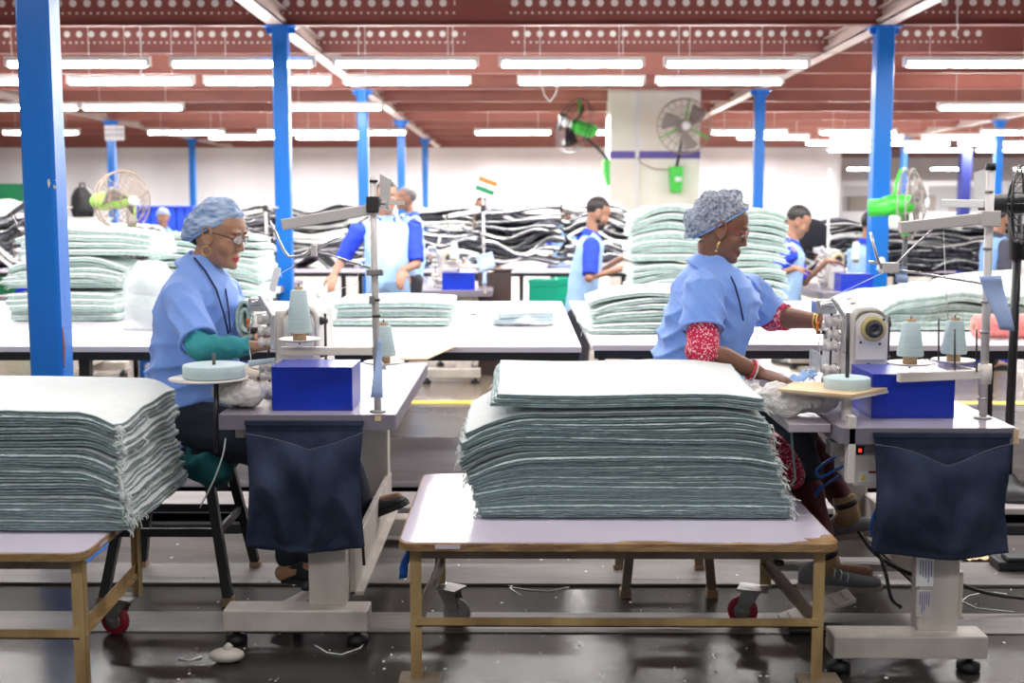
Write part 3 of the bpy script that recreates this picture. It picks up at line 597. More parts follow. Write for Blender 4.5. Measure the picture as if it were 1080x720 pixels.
mL = machine(V((-.805, 4.07, TT)), 'cream sewing machine at the left, in front of the worker with teal undersleeves')
mR = machine(V((1.092, 3.98, TT)), 'cream sewing machine at the right with a tan-ringed handwheel, above the blue box')
# lever/white thread guard standing up on the left machine
g1 = at(287, 307, 4.05); g2 = at(293, 282, 4.05)
part('upper_guard', MB().bar(g1, g2, .022, .006), 'paper', mL)
def box_thing(x0, x1, y0, y1, z0, h, label):
    t = thing('storage_box', ((x0+x1)/2, (y0+y1)/2, z0), label, 'box', 'blue boxes on the sewing tables')
    part('shell', MB().box((x0, y0, z0), (x1, y1, z0+h)), 'blue_box', t, .0025)
    part('lid', MB().box((x0-.001, y0-.001, z0+h-.002), (x1+.001, y1+.001, z0+h+.001)), 'blue_box', t)
    part('rivet', MB().lathe([(.003, 0), (.003, .002)], (x1-.02, y0, z0+.012), (0, -1, 0), 8), 'black', t)
    return t
p0 = at(287, 433, Z=TT); p1 = at(372, 433, Z=TT); bxL = box_thing(p0.x, p1.x, p0.y, p0.y+.20, TT, .138, 'glossy blue metal box on the left sewing table under the thread cones')
p0 = at(919, 441, Z=TT); p1 = at(1006, 441, Z=TT); bxR = box_thing(p0.x, p1.x, p0.y, p0.y+.24, TT, .135, 'glossy blue metal box on the right sewing table under the thread cones')
def ch(mb, a, b, h=.03, w=.02): mb.bar(a, b, w, h); return mb
# ---- left thread stand
yL = 3.80
sL = thing('thread_stand', at(397, 434, Z=TT), 'tall steel thread stand with arms at the left sewing table, holding a grey card', 'thread stand', 'thread stands')
b0 = at(398.5, 434, Z=TT); yL = b0.y; b1 = at(393, 186, yL)
part('pole', MB().cyl(b0, b1, .0115, 12), 'pole_steel', sL); part('flange', MB().lathe([(.026, 0), (.026, .004), (.014, .008)], b0, n=16), 'galv', sL)
part('upper_arm', MB().bar(at(390, 221, yL), at(297, 237, yL-.05), .022, .034), 'pole_steel', sL, .003)
part('clamp', MB().box(at(386, 207, yL-.02), at(401, 224, yL+.02)), 'dark_metal', sL, .003)
part('cross_arm', MB().bar(at(400, 212, yL), at(424, 214, yL+.1), .02, .012).bar(at(400, 217, yL), at(414, 222, yL+.05), .01, .008), 'pole_steel', sL)
part('card', MB().loft([[at(400.5, 183, yL+.01), at(413, 190, yL+.02), at(410, 219, yL+.02), at(400.5, 217, yL+.01)], [at(400.5, 183, yL+.014), at(413, 190, yL+.024), at(410, 219, yL+.024), at(400.5, 217, yL+.014)]], smooth=False), 'grey_card', sL)
for y in (191, 333, 316): part('ring', MB().lathe([(.0135, -.004), (.0135, .004)], at(394+ (y-191)*.02, y, yL), n=12), 'dark_metal', sL)
part('clamp', MB().box(at(386, 284, yL-.02), at(405, 290, yL+.02)), 'galv', sL, .003)
part('rod', MB().tube([at(285, 232, yL-.03), at(291, 246, yL-.03), at(299, 264, yL-.03), at(305, 271, yL-.03), at(315, 270, yL-.03), at(331, 263, yL-.02)], .004, 8), 'steel', sL)
part('rod', MB().tube([at(331, 263, yL-.02), at(391, 283, yL-.01)], .004, 8), 'steel', sL)
part('rod', MB().tube([at(331, 264, yL-.02), at(362, 247, yL+.05)], .004, 8), 'steel', sL)
part('rod_block', MB().box(at(327.5, 258, yL-.04), at(335, 270, yL-.01)), 'pole_steel', sL, .002)
part('lower_arm', MB().bar(at(296, 370, yL-.02), at(393, 370, yL), .022, .026), 'disc_white', sL, .003)
part('clamp', MB().box(at(389, 312, yL-.02), at(396, 320, yL+.0)), 'galv', sL)
def spool(px, py, y, st, label, hc=.135, lean=0.0):
    """py = photo height of the disc top"""
    c = at(px, py, y); st_d = part('spool_disc', MB().lathe([(.01, -.004), (.062, .004), (.066, .007), (.066, .01), (.05, .006), (.01, .004)], c, n=26), 'disc_white', st)
    t = thing('thread_cone', c, label, 'thread cone', 'pale blue thread cones')
    part('cardboard_core', MB().lathe([(.021, .002), (.021, .03), (.014, hc+.035), (.009, hc+.035)], c, n=16), 'card_tube', t)
    part('thread', MB().lathe([(.021, .026), (.038, .028), (.0395, .034), (.025, hc+.022), (.022, hc+.026), (.013, hc+.027)], c, n=24), 'cone', t)
    part('spindle', MB().cyl(c+V((0, 0, -.01)), c+V((0, 0, hc+.045)), .003, 6), 'dark_metal', st)
    return t
cone1 = spool(316, 360, yL-.03, sL, 'pale blue thread cone in front of the left sewing machine, above the blue box')
cone2 = spool(405, 384, yL+.12, sL, 'pale blue thread cone behind the pole of the left thread stand', .10)
part('disc_arm', MB().bar(at(405, 388, yL+.12), at(399, 380, yL), .015, .01), 'disc_white', sL)
def papertag(pts, y, label, mt='tag_blue', name='paper_tag', lines=True):
    q = [at(a, b, y+dy) for a, b, dy in pts]; t = thing(name, q[0], label, 'tag')
    part('sheet', MB().sheet(lambda u, v: (q[0].lerp(q[1], u)).lerp(q[3].lerp(q[2], u), v)+V((0, .006*sin(v*6), 0)), 4, 10, .0012), mt, t)
    return t
tagL = papertag(((399, 356, -.02), (402, 357, -.02), (404, 419, -.02), (391, 419, -.02)), yL, 'blue checked paper tag hanging from the left thread stand over the table')
# ---- right thread stand
b0 = at(1036.5, 441, Z=TT); yR = b0.y; b1 = at(1045, 176, yR)
sR = thing('thread_stand', b0, 'tall steel thread stand with arms at the right sewing table, topped with a black cap', 'thread stand', 'thread stands')
part('pole', MB().cyl(b0, b1, .0125, 12), 'pole_steel', sR); part('flange', MB().lathe([(.028, 0), (.028, .004), (.015, .009)], b0, n=16), 'galv', sR)
part('cap', MB().cyl(b1-V((0, 0, .01)), b1+V((0, 0, .01)), .015, 12), 'black', sR)
part('upper_arm', MB().bar(at(1046, 229, yR), at(949, 240, yR-.04), .022, .034), 'pole_steel', sR, .003)
part('clamp', MB().box(at(1036, 222, yR-.02), at(1050, 239, yR+.02)), 'pole_steel', sR, .003)
part('back_arm', MB().bar(at(1040, 215, yR+.02), at(995, 214, yR+.18), .02, .024), 'housing', sR, .003)
part('card', MB().loft([[at(1027, 182, yR+.05+d), at(1041, 177, yR+.03+d), at(1041, 217, yR+.03+d), at(1028, 216, yR+.05+d)] for d in (0, .003)], smooth=False), 'paper', sR)
for y in (202, 262, 318, 350, 420): part('ring', MB().lathe([(.0142, -.004), (.0142, .004)], at(1044-(y-176)*.032, y, yR), n=12), 'galv', sR)
part('rod', MB().tube([at(940, 283, yR), at(1036, 299, yR)], .004, 8), 'steel', sR)
part('rod', MB().tube([at(918, 245, yR-.03), at(926, 275, yR-.02), at(930, 283, yR-.01)], .0045, 8), 'steel', sR)
part('rod', MB().tube([at(917, 276, yR-.02), at(940, 280, yR)], .0045, 8), 'steel', sR)
part('rod', MB().tube([at(944, 279, yR), at(985, 240, yR)], .0032, 6), 'steel', sR)
part('rod_block', MB().box(at(931, 277, yR-.02), at(944, 287, yR+.02)), 'pole_steel', sR, .002)
part('lower_arm', MB().bar(at(947, 398, yR-.05), at(1040, 394, yR), .022, .028), 'disc_white', sR, .003)
part('clamp', MB().lathe([(.02, -.03), (.022, 0), (.02, .03)], at(1038.5, 394, yR), n=14), 'disc_white', sR)
for (x, y0, y1) in ((1007, 347, 392), (990, 335, 380), (1030, 347, 392)): part('spindle', MB().cyl(at(x, y1, yR-.02), at(x, y0, yR-.02), .0028, 6), 'dark_metal', sR)
cone3 = spool(959.5, 385, yR-.03, sR, 'pale blue thread cone left of the other one on the right thread stand', .105)
cone4 = spool(1005.5, 382, yR+.10, sR, 'pale blue thread cone nearest the pole of the right thread stand', .105)
part('disc_arm', MB().bar(at(1006, 386, yR+.1), at(1036, 392, yR), .015, .01), 'disc_white', sR)
tagR = papertag(((1032, 291, -.03), (1056, 290, -.05), (1070, 349, -.05), (1054, 347, -.03)), yR, 'blue checked paper strip hanging from the right thread stand')
papertag(((944, 280, .0), (957, 281.5, .0), (957, 298, .0), (944, 297, .0)), yR, 'small pale blue tag hanging behind the rod of the right thread stand')
# threads
th = MB().tube([at(940, 281, yR), at(905, 305, yR+.1), at(880, 316, 3.97)], .0009, 4).tube([at(1000, 243, yR-.02), at(1000, 300, yR-.02), at(1000, 335, yR)], .0009, 4)
single('sewing_thread', MB().tube([at(945, 281, yR), at(905, 300, yR+.1), at(868, 318, 3.97)], .0011, 4), 'thread_white', at(945, 281, yR), 'thin white thread running from the right thread stand down to the machine head', 'thread')
single('sewing_thread', MB().tube([at(995, 243, yR-.02), at(997, 290, yR-.02), at(1000, 338, yR-.01)], .0011, 4), 'thread_white', at(995, 243, yR), 'thin white thread hanging from the right stand\'s upper arm to its cone', 'thread')
single('sewing_thread', MB().tube([at(331, 263, yL-.02), at(310, 280, yL), at(290, 292, 4.0)], .0011, 4), 'thread_white', at(331, 263, yL), 'thin white thread running from the left thread stand to the left machine', 'thread')
single('sewing_thread', MB().tube([at(400, 222, yL), at(385, 262, yL-.02), at(375, 300, yL), at(325, 313, yL-.03)], .0011, 4), 'thread_white', at(400, 222, yL), 'thin white thread hanging from the left stand\'s upper arm to its cone', 'thread')
# ---- rolls of tape on little side plates
def roll(cx, cy, y, R, hgt, st, label):
    c = at(cx, cy, y); t = single('tape_roll', MB().lathe([(.006, 0), (R, 0), (R+.002, .004), (R+.001, hgt*.5), (R+.002, hgt-.003), (R-.002, hgt), (R*.5, hgt-.003), (.006, hgt-.002)], c, n=30), 'cone', c, label, 'tape roll', 'rolls of pale tape')
    part('spindle', MB().cyl(c+V((0, 0, -.02)), c+V((0, 0, hgt+.035)), .0055, 8), 'dark_metal', st); return c
ps = thing('roll_plate', at(228, 470, 3.82), 'round white plate on a post left of the left sewing table, carrying a tape roll', 'roll holder')
cc = at(220, 398, 3.80)
part('plate', MB().lathe([(.01, -.006), (.122, -.004), (.124, 0), (.01, .001)], cc, n=30), 'disc_white', ps)
part('post', MB().cyl(at(228, 400, 3.80), at(228, 478, 3.80), .008, 8), 'dark_metal', ps)
part('bracket', MB().bar(at(228, 448, 3.80), V((SLo.x+.03, 3.82, TT-.06)), .02, .02), 'black_steel', ps)
roll(226, 397, 3.80, .096, .040, ps, 'mint tape roll lying on the round white plate at the left')
pr_ = thing('roll_plate', at(890, 470, 3.62), 'tan plywood board on a post at the right sewing table, carrying a tape roll', 'roll holder')
y_ = 3.60; pz = at(880, 412, y_).z
pg = [(-.165+.83+.0, -.03), (.0, 0)]
bd = [V((.777, 3.64, pz)), V((.86, 3.80, pz)), V((1.115, 3.74, pz)), V((1.112, 3.66, pz)), V((.965, 3.52, pz))]
part('plate', MB().loft([[p+V((0, 0, z)) for p in bd] for z in (-.008, 0)], smooth=False), 'ply_light', pr_)
part('plate_rim', MB().loft([[p+V((.01, .01, z)) for p in bd] for z in (-.016, -.009)], smooth=False), 'disc_white', pr_)
part('post', MB().cyl(V((.985, 3.64, pz-.01)), V((.985, 3.64, pz-.22)), .016, 12), 'machine', pr_)
part('bracket', MB().box((.955, 3.50, pz-.26), (.978, 3.535, pz-.06)), 'machine', pr_, .003)
part('bracket', MB().box((.93, 3.60, pz-.2), (1.02, 3.66, pz-.155)), 'galv', pr_, .003)
roll(893, 411, 3.66, .068, .040, pr_, 'mint tape roll lying on the plywood board at the right')
part('tall_spindle', MB().cyl(at(893.5, 398, 3.66), at(894.5, 330, 3.66), .006, 8), 'dark_metal', pr_)
# ---- denim pouches hanging on the front edges
def pouch(x0, x1, y, zt, zb, label, seed, sag):
    t = thing('denim_pouch', ((x0+x1)/2, y, zb), label, 'cloth bag', 'denim pouches')
    def back(u, v):
        w = .006*sin(u*9+seed)*(v)+.008*noise.noise(V((u*3+seed, v*2, 0)))*v; side = (.012*sin(pi*v)*(1 if u > .5 else -1))*abs(2*u-1)
        return V((x0+(x1-x0)*u-side, y-.004-w-.012*v, zt+(zb-zt)*v-(.018*(1-(2*u-1)**2)*v if True else 0)))
    part('back_panel', MB().sheet(back, 24, 24, .003), 'denim', t)
    def fr(u, v):
        c_ = .5+.05*sin(seed); tri = 1-abs(u-c_)/(.5+.05); tp = .085+sag*max(0, tri)**1.25+.012*sin(9*u+seed); vv = tp+(1.0-tp)*v
        q = back(u, min(vv, 1)); belly = sin(pi*u)**.8*(.010+.036*sin(pi*min(1, v*1.05+.02))**.8)
        n1 = noise.noise(V((u*3.2+seed*3, v*1.3, 2))); f = .022*(.5-abs(n1)*2.4)*min(1, v*3+.3)+.006*noise.noise(V((u*9, v*4, seed)))
        dg = sin((u*9-v*4*(1 if u < c_ else -1))*1.6+seed*2)*.009*sin(pi*min(1, v+.05))
        return q+V((0, -.006-belly-f-dg, 0))
    part('front_pocket', MB().sheet(fr, 48, 40, .003), 'denim', t)
    part('pocket_hem', MB().tube([fr(i/40, 0)+V((0, -.001, 0)) for i in range(41)], .0022, 6), 'denim_edge', t)
    part('top_hem', MB().bar((x0, y-.006, zt-.006), (x1, y-.006, zt-.006), .012, .014), 'denim', t)
    return t
a = at(258, 444, 3.705); b = at(385, 575, 3.705); pouch(a.x, b.x, 3.712, TT-.018, b.z, 'dark blue denim pouch hanging from the front of the left sewing table', 1.0, .13)
a = at(921, 451, 3.49); b = at(1064, 580, 3.49); pouch(a.x, b.x-.01, 3.492, TT-.012, b.z, 'dark blue denim pouch hanging from the front of the right sewing table', 2.6, .16)
# ---- control box under the right table
c0 = at(898, 464, 3.56); c1 = at(935, 513, 3.56)
cb = thing('control_box', (c0.x, 3.6, c1.z), 'cream motor control box with a red lit switch under the right sewing table', 'control box')
part('case', MB().loft([[(c0.x, y, c0.z), (c1.x+.03, y, c0.z), (c1.x+.03, y, c1.z), (c0.x+.012, y, c1.z), (c0.x, y, c1.z+.02)] for y in (3.56, 3.75)], smooth=False), 'machine', cb, .004)
def patch(root, name, x0, y0, x1, y1, y, m, par=None, d=.002):
    a, b = at(x0, y0, y), at(x1, y1, y); return part(name, MB().box((a.x, y-d, a.z), (b.x, y, b.z)), m, par or root)
sw = patch(cb, 'switch', 903, 470, 911, 479.5, 3.56, 'black'); patch(cb, 'switch_light', 905.5, 473, 908.5, 476.5, 3.558, 'red_led', sw)
patch(cb, 'name_plate', 911.5, 469.5, 932, 480, 3.56, 'laminate_grey'); wl_ = patch(cb, 'warning_label', 906, 497, 932, 508, 3.56, 'paper')
patch(cb, 'label_bar', 916, 496.5, 932, 498.8, 3.5585, 'label_red', wl_)
tr = at(910.5, 503, 3.558); part('warning_sign', MB().loft([[(tr.x-.009, y, tr.z-.008), (tr.x+.009, y, tr.z-.008), (tr.x, y, tr.z+.009)] for y in (3.5558, 3.5575)], smooth=False), 'label_yellow', wl_)
patch(cb, 'side_light', 899, 484, 901, 492, 3.561, 'red_led')
single('cable', MB().tube(curve([at(898, 488, 3.6), at(880, 496, 3.7), at(866, 503, 3.75), at(862, 495, 3.78), at(884, 480, 3.72), at(893, 483, 3.65)]), .005, 8), 'cable_blue', at(898, 488, 3.6), 'blue air hose looping beside the cream control box', 'cable')
single('cable', MB().tube(curve([at(898, 489, 3.62), at(884, 502, 3.8), at(864, 515, 3.85), at(860, 523, 3.85), at(870, 512, 3.8), at(895, 496, 3.66)]), .004, 8), 'cable_blue', at(898, 489, 3.6), 'lower blue air hose curling beside the worker\'s knee', 'cable')
single('cable', MB().tube(curve([at(926, 534, 3.56), at(921, 545, 3.56), at(919, 560, 3.56), at(925, 572, 3.56)]), .005, 8), 'cable_blue', at(926, 534, 3.56), 'blue hose bend showing left of the right denim pouch', 'cable')
single('cable', MB().tube(curve([at(922, 572, 3.9), at(933, 600, 3.85), at(940, 630, 3.8), at(950, 640, 3.75)]), .006, 8), 'black', at(922, 572, 3.9), 'black cable curving down beside the right pedestal', 'cable')
single('cable', MB().tube(curve([at(905, 560, 4.0), at(925, 585, 3.95), at(960, 605, 3.95), at(1000, 612, 4.0), at(1040, 625, 4.1), at(1090, 632, 4.1)]), .007, 8), 'black', at(1000, 612, 4.0), 'long black cable lying on the floor behind the right pedestal', 'cable')
single('cable', MB().tube(curve([at(238, 462, 3.78), at(235, 480, 3.78), at(226, 505, 3.8), at(211, 535, 3.85)]), .0028, 6), 'thread_white', at(238, 462, 3.78), 'white cord dangling left of the left sewing table', 'cord')
single('cable', MB().tube([at(381, 558, 3.95), at(383, 580, 3.93), at(384, 596, 3.92)], .005, 6), 'black', at(381, 558, 3.95), 'short black cable hanging right of the left denim pouch', 'cable')
# ---- treadle pedals
def pedal(x0, x1, y0, y1, zf, zb, label, m, grooves):
    t = thing('foot_pedal', ((x0+x1)/2, (y0+y1)/2, 0), label, 'foot pedal', 'foot pedals')
    def P(u, v, h=0): return V((x0+(x1-x0)*u, y0+(y1-y0)*v, zf+(zb-zf)*u+h))
    part('plate', MB().loft([[P(0, 0, h), P(1, 0, h), P(1, 1, h), P(0, 1, h)] for h in (-.012, 0)], smooth=False), m, t, .002)
    for k in range(grooves): u = .12+.76*k/(grooves-1); part('rib', MB().loft([[P(u, .15, h), P(u+.035, .15, h), P(u+.035, .85, h), P(u, .85, h)] for h in (0, .006)], smooth=False), m, t)
    part('support', MB().bar(P(.5, .5, -.012), V((P(.5, .5).x, P(.5, .5).y, .012)), .03, .03).box((x0+.02, y0+.02, 0), (x1-.02, y1-.02, .012)), 'black_steel', t)
    return t
pedal(.86, 1.09, 3.84, 3.96, .035, .125, 'ribbed grey foot pedal under the right worker\'s sneaker', 'machine_dirty', 6)
pL = pedal(-.83, -.66, 3.86, 3.98, .055, .145, 'cream foot pedal behind the left foot beam, under the left worker\'s sandal', 'machine_dirty', 2)
part('knob', MB().lathe([(.018, 0), (.02, .012), (.012, .024), (0, .026)], V((-.70, 3.85, .15)), n=12), 'black', pL)
# small cloth-wrapped foot pad in front of the left foot beam
single('foot_pad', MB().ell((-.905, 3.60, .022), (.055, .035, .022)).lathe([(.012, 0), (.015, .02), (.005, .03)], (-.90, 3.60, .03), n=10), 'machine_dirty', (-.905, 3.60, 0), 'grimy cloth pad on the floor by the left end of the left foot beam', 'foot pad')
# ---- stools
def stool(x, y, h, label, r=.13, base=.15, m='black_steel'):
    t = thing('stool', (x, y, 0), label, 'stool', 'workers\' stools')
    part('seat', MB().loft([[(x+a, y+b, z) for a, b in round_rect(-r-.03, -r-.03, r+.03, r+.03, .05)] for z in (h-.03, h)], smooth=False), m, t, .006)
    for sx in (-1, 1):
        for sy in (-1, 1):
            L = part('leg', MB().bar((x+sx*r*.8, y+sy*r*.8, h-.03), (x+sx*base, y+sy*base, .02), .032, .032), m, t)
            part('tip', MB().box((x+sx*base-.02, y+sy*base-.02, 0), (x+sx*base+.02, y+sy*base+.02, .03)), 'card_tube', L)
    q = r*.8+(base-r*.8)*.55; z = .25
    for a, b in (((-q, -q), (q, -q)), ((q, -q), (q, q)), ((q, q), (-q, q)), ((-q, q), (-q, -q))):
        part('rung', MB().bar((x+a[0], y+a[1], z), (x+b[0], y+b[1], z), .012, .03), m, t)
    return t
stool(-1.25, 4.36, .56, 'black steel stool the left worker sits on', .16, .22)
stool(.53, 4.40, .56, 'brown-grey steel stool the right worker sits on, seen under the centre trolley', .13, .155, 'trolley_dull')
# fluffy fleece scraps by the machines
def scrap(c, r, label, seed, m='fleece'):
    b = MB(); random.seed(seed)
    for k in range(9): b.ell((c[0]+r[0]*(random.random()-.5)*1.3, c[1]+r[1]*(random.random()-.5), c[2]+r[2]*.3*random.random()), (r[0]*(.35+.3*random.random()), r[1]*.5, r[2]*(.3+.3*random.random())), None, 10, 7)
    def post(me):
        for v in me.vertices:
            n_ = noise.noise(v.co*60)*.006+noise.noise(v.co*150)*.003; v.co += v.normal*n_; v.co.z = max(v.co.z, c[2]-r[2]*.4)
    o = union('fleece_scrap', b, m, None, .005, 3, post); return tag(o, label, 'fabric scrap', 'fleece scraps')
pL_ = at(262, 425, 3.86); scrap((pL_.x, 3.86, TT+.03), (.12, .10, .08), 'cream fleece scrap heaped left of the left blue box', 4)
sc2 = scrap((.865, 3.72, pz-.055), (.13, .08, .09), 'cream fleece scrap draped under the plywood plate at the right', 9)
# ------------------------------------------------------------------ folded towelling mats
def mat_mesh(name, w, d, t, h, mats, nx=40, ny=10, seed=0, jit=.006, fold=True, rc=.03, fringe=0, lump=.0, tfun=None, lip=1, white_side=0, bulge=1.0):
    """soft folded slab, centred in x/y, base following h(x,y)"""
    b = MB(); rnd = random.Random(seed); vs = []; fs = []; ms = []
    def edge(u, v):   # rounded-corner clamp
        x = (u-.5)*w; y = (v-.5)*d; return x, y
    def nj(x, y): return V((noise.noise(V((x*16+seed, y*16, 1.3)))+.5*noise.noise(V((x*50, y*50, seed))), noise.noise(V((x*16, y*16+seed, 7.7)))+.5*noise.noise(V((x*50+seed, y*50, 3))), 0))*jit
    def tt(x, y): return t*(tfun(x, y) if tfun else 1)+lump*noise.noise(V((x*5+seed, y*5, 9)))
    def P(i, j, k, out=0.0):     # k 0 bottom .. 1 top
        x, y = edge(i/nx, j/ny); ox = -1 if i == 0 else (1 if i == nx else 0); oy = -1 if j == 0 else (1 if j == ny else 0)
        if ox and oy: ox *= .5; oy *= .5
        J = nj(x, y)*(1 if (ox or oy) else 0)
        return (x+ox*out+J.x, y+oy*out+J.y, h(x, y)+tt(x, y)*k)
    W = ny+1; T = (nx+1)*W
    for k in (1, 0):
        for i in range(nx+1):
            for j in range(ny+1):
                bd = i in (0, nx) or j in (0, ny); vs.append(P(i, j, (.93 if k else .07) if bd else k, 0))
    for i in range(nx):
        for j in range(ny):
            a = i*W+j; fs.append((a, a+W, a+W+1, a+1)); ms.append(0); fs.append((T+a, T+a+1, T+a+W+1, T+a+W)); ms.append(1)
    bd = [(i, 0) for i in range(nx+1)]+[(nx, j) for j in range(1, ny+1)]+[(i, ny) for i in range(nx-1, -1, -1)]+[(0, j) for j in range(ny-1, 0, -1)]
    prof = [(.84 if lip > 1 else .90, .0045), (.66, .0055), (.5, -.002), (.34, .0055), (.14, .004)] if fold else [(.8, .006), (.5, .009), (.2, .006)]
    loops = [[i*W+j for i, j in bd]]
    for kz, o in prof:
        base = len(vs); vs += [P(i, j, kz, o*bulge*(1+.5*noise.noise(V((i*.9, j*.9+kz*5, seed))))) for i, j in bd]; loops.append(list(range(base, base+len(bd))))
    loops.append([T+i*W+j for i, j in bd]); n = len(bd)
    for q, (a, c) in enumerate(zip(loops[:-1], loops[1:])):
        for k in range(n): fs.append((a[k], c[k], c[(k+1) % n], a[(k+1) % n])); ms.append(0 if q < (white_side if (white_side and bd[k][0] == nx and 0 < bd[k][1] < ny) else lip) else 1)
    b.add(vs, fs, ms, True)
    for _ in range(fringe):      # frayed thread ends along both short sides
        sx = 1 if rnd.random() < .7 else -1; y = (rnd.random()-.5)*d*.98 if rnd.random() < .4 else -d/2+rnd.random()*.05; z = h(sx*w/2, y)+t*rnd.random(); l = .012+.03*rnd.random(); x = sx*w/2
        p = V((x, y, z)); q = p+V((sx*l*.5, -l*.3*rnd.random(), -l*.4+l*.5*rnd.random())); r_ = q+V((sx*l*.3*rnd.random(), -l*.3, -l*.6*rnd.random()))
        b.tube([p, q, r_], .0013, 4, 2)
    return b.mesh(name, mats)
def put(name, me, loc, label, group, cat='folded mat', rz=0.0):
    o = bpy.data.objects.new(name, me); COL.objects.link(o); o.location = loc; o.rotation_euler.z = rz
    return tag(o, label, cat, group)
# ---- the big stack on the centre trolley
TM = ['towel_white', 'towel_mint', 'thread_white']
random.seed(11)
z0 = .461; N_ = 22; tk = .0148
prof_l = [(0, -.118), (.05, -.125), (.10, -.135), (.16, -.155), (.22, -.170), (.28, -.168), (.34, -.150)]
prof_r = [(0, .795), (.06, .79), (.12, .765), (.18, .755), (.24, .745), (.30, .725), (.34, .71)]
def interp(pr, z):
    for (a, b), (c, d) in zip(pr[:-1], pr[1:]):
        if z <= c: return b+(d-b)*(z-a)/(c-a)
    return pr[-1][1]
z = 0.0
for k in range(N_):
    xl = interp(prof_l, z)+random.uniform(-.008, .008); xr = interp(prof_r, z)+random.uniform(-.012, .012)
    yf = 3.56+random.uniform(-.008, .008)+.02*z; yb = 4.10+random.uniform(-.01, .01); w = xr-xl; d = yb-yf; cx = (xl+xr)/2; cy = (yf+yb)/2
    am = min(1, z/.2)
    def h(x, y, w=w, z=z, k=k, am=am):
        e = max(0, (-x-(w/2-.20))/.20); er = max(0, (x-(w/2-.14))/.14)
        return z-.062*am*e*e-.020*am*er*er+.004*sin((x+.1*k)*6)*am-.006*am*max(0, -y/.27)+.02*am*max(0, y/.27)*(1-.6*e)
    me = mat_mesh('folded_mat', w, d, tk*.90, h, TM, 60, 12, k, .006, True, fringe=16, lip=1 if k % 2 else 0, bulge=1.7)
    put('folded_mat', me, (cx, cy, z0+.004), 'mint mat in the main stack on the centre trolley, %s from the top' % ordinal(N_+2-k).replace('topmost', 'first'), 'mats in the centre stack')
    z += tk*(1.0 if k < N_-2 else 1.15)
for k in range(3):           # the smaller bundle on top
    zz = z+.012+k*.0135
    def h(x, y, zz=zz): return zz-.006*max(0, -y/.27)+.022*max(0, y/.27)+.003*sin(x*9)-.012*max(0, (x-.28)/.12)
    me = mat_mesh('folded_mat', .805-.01*k, .58, .0122, h, TM, 44, 12, 60+k, .004, True, fringe=8, lip=0)
    put('folded_mat', me, (.315+.004*k, 3.85, z0+.004), 'smaller mint mat of the bundle topping the centre stack, %s of three' % ('lowest', 'middle', 'topmost')[k], 'mats in the centre stack')
# ---- stack on the left trolley, its wavy short ends facing the camera's right
random.seed(21); z = 0.0; N2 = 20
for k in range(N2):
    xr = at(105, 550, 3.45).x+.10-.016*min(1, z/.15)*2+random.uniform(-.01, .008); xl = -2.25; w = xr-xl; yf = 3.40+random.uniform(-.008, .008); yb = 4.02+random.uniform(-.015, .01); d = yb-yf
    def h(x, y, w=w, z=z, k=k):
        er = max(0, (x-(w/2-.10))/.10); am = min(1, z/.15)
        return z-.030*am*er*er+(.004*sin(y*23+k*.5)+.008*sin(y*9+1))*am*er+.004*sin((x+.15*k)*5)*am+.012*am*max(0, y/.3)
    me = mat_mesh('folded_mat', w, d, .0160, h, TM, 46, 16, 100+k, .006, True, fringe=22, lip=k % 2, white_side=3, bulge=1.6)
    put('folded_mat', me, ((xl+xr)/2, (yf+yb)/2, z0+.004), 'mint mat of the stack on the left trolley, %s from the top' % ordinal(N2-1-k).replace('topmost', 'first'), 'mats in the left trolley stack')
    z += .0176
# ------------------------------------------------------------------ long tables in the middle of the hall
def long_table(x0, x1, y0, y1, label, m='laminate_white', legs=(), H=.75, em='black_steel'):
    t = thing('long_table', ((x0+x1)/2, y0, 0), label, 'work table', 'long work tables')
    part('tabletop', MB().box((x0, y0, H-.028), (x1, y1, H)), m, t, .003)
    part('edge_frame', MB().box((x0+.01, y0+.012, H-.068), (x1-.01, y0+.04, H-.0285)).box((x0+.01, y1-.05, H-.068), (x1-.01, y1-.01, H-.0285)), em, t)
    for x in legs:
        for y in (y0+.06, y1-.08): part('leg', MB().box((x-.025, y-.025, 0), (x+.025, y+.025, H-.03)), em, t)
    return t
long_table(-4.4, -.02-.0+.30, 5.62, 8.45, 'long white-lilac work table crossing the left half of the hall', legs=(-3.9, -2.06, -1.42, -.9, .02, .22))
long_table(.335, 5.2, 5.70, 8.5, 'long white-lilac work table crossing the right half, behind the right worker', legs=(.56, 1.0, 2.22, 4.8))
for (x, y0_, y1_) in ((-2.35, 6.6, 8.2), (-1.2, 6.6, 8.2), (1.3, 6.6, 8.2)):
    pass
fr = thing('pipe_rack', (-1.7, 8.75, 0), 'blue steel tube frame seen under the left long table', 'frame')
for z in (.30, .52): part('rail', MB().bar((-2.75, 8.72, z), (-.95, 8.72, z), .03, .035), 'cable_blue', fr)
part('brace', MB().bar((-2.2, 8.72, .3), (-1.1, 8.72, .52), .025, .03), 'cable_blue', fr)
for x in (-2.75, -.95): part('upright', MB().bar((x, 8.72, 0), (x, 8.72, .56), .035, .035), 'cable_blue', fr)
fr = thing('pipe_rack', (1.8, 8.75, 0), 'blue steel tube frame seen under the right long table behind the right worker', 'frame')
for z in (.36, .52): part('rail', MB().bar((.8, 8.72, z), (2.5, 8.72, z), .03, .035), 'cable_blue', fr)
for x in (.8, 2.5): part('upright', MB().bar((x, 8.72, 0), (x, 8.72, .56), .035, .035), 'cable_blue', fr)
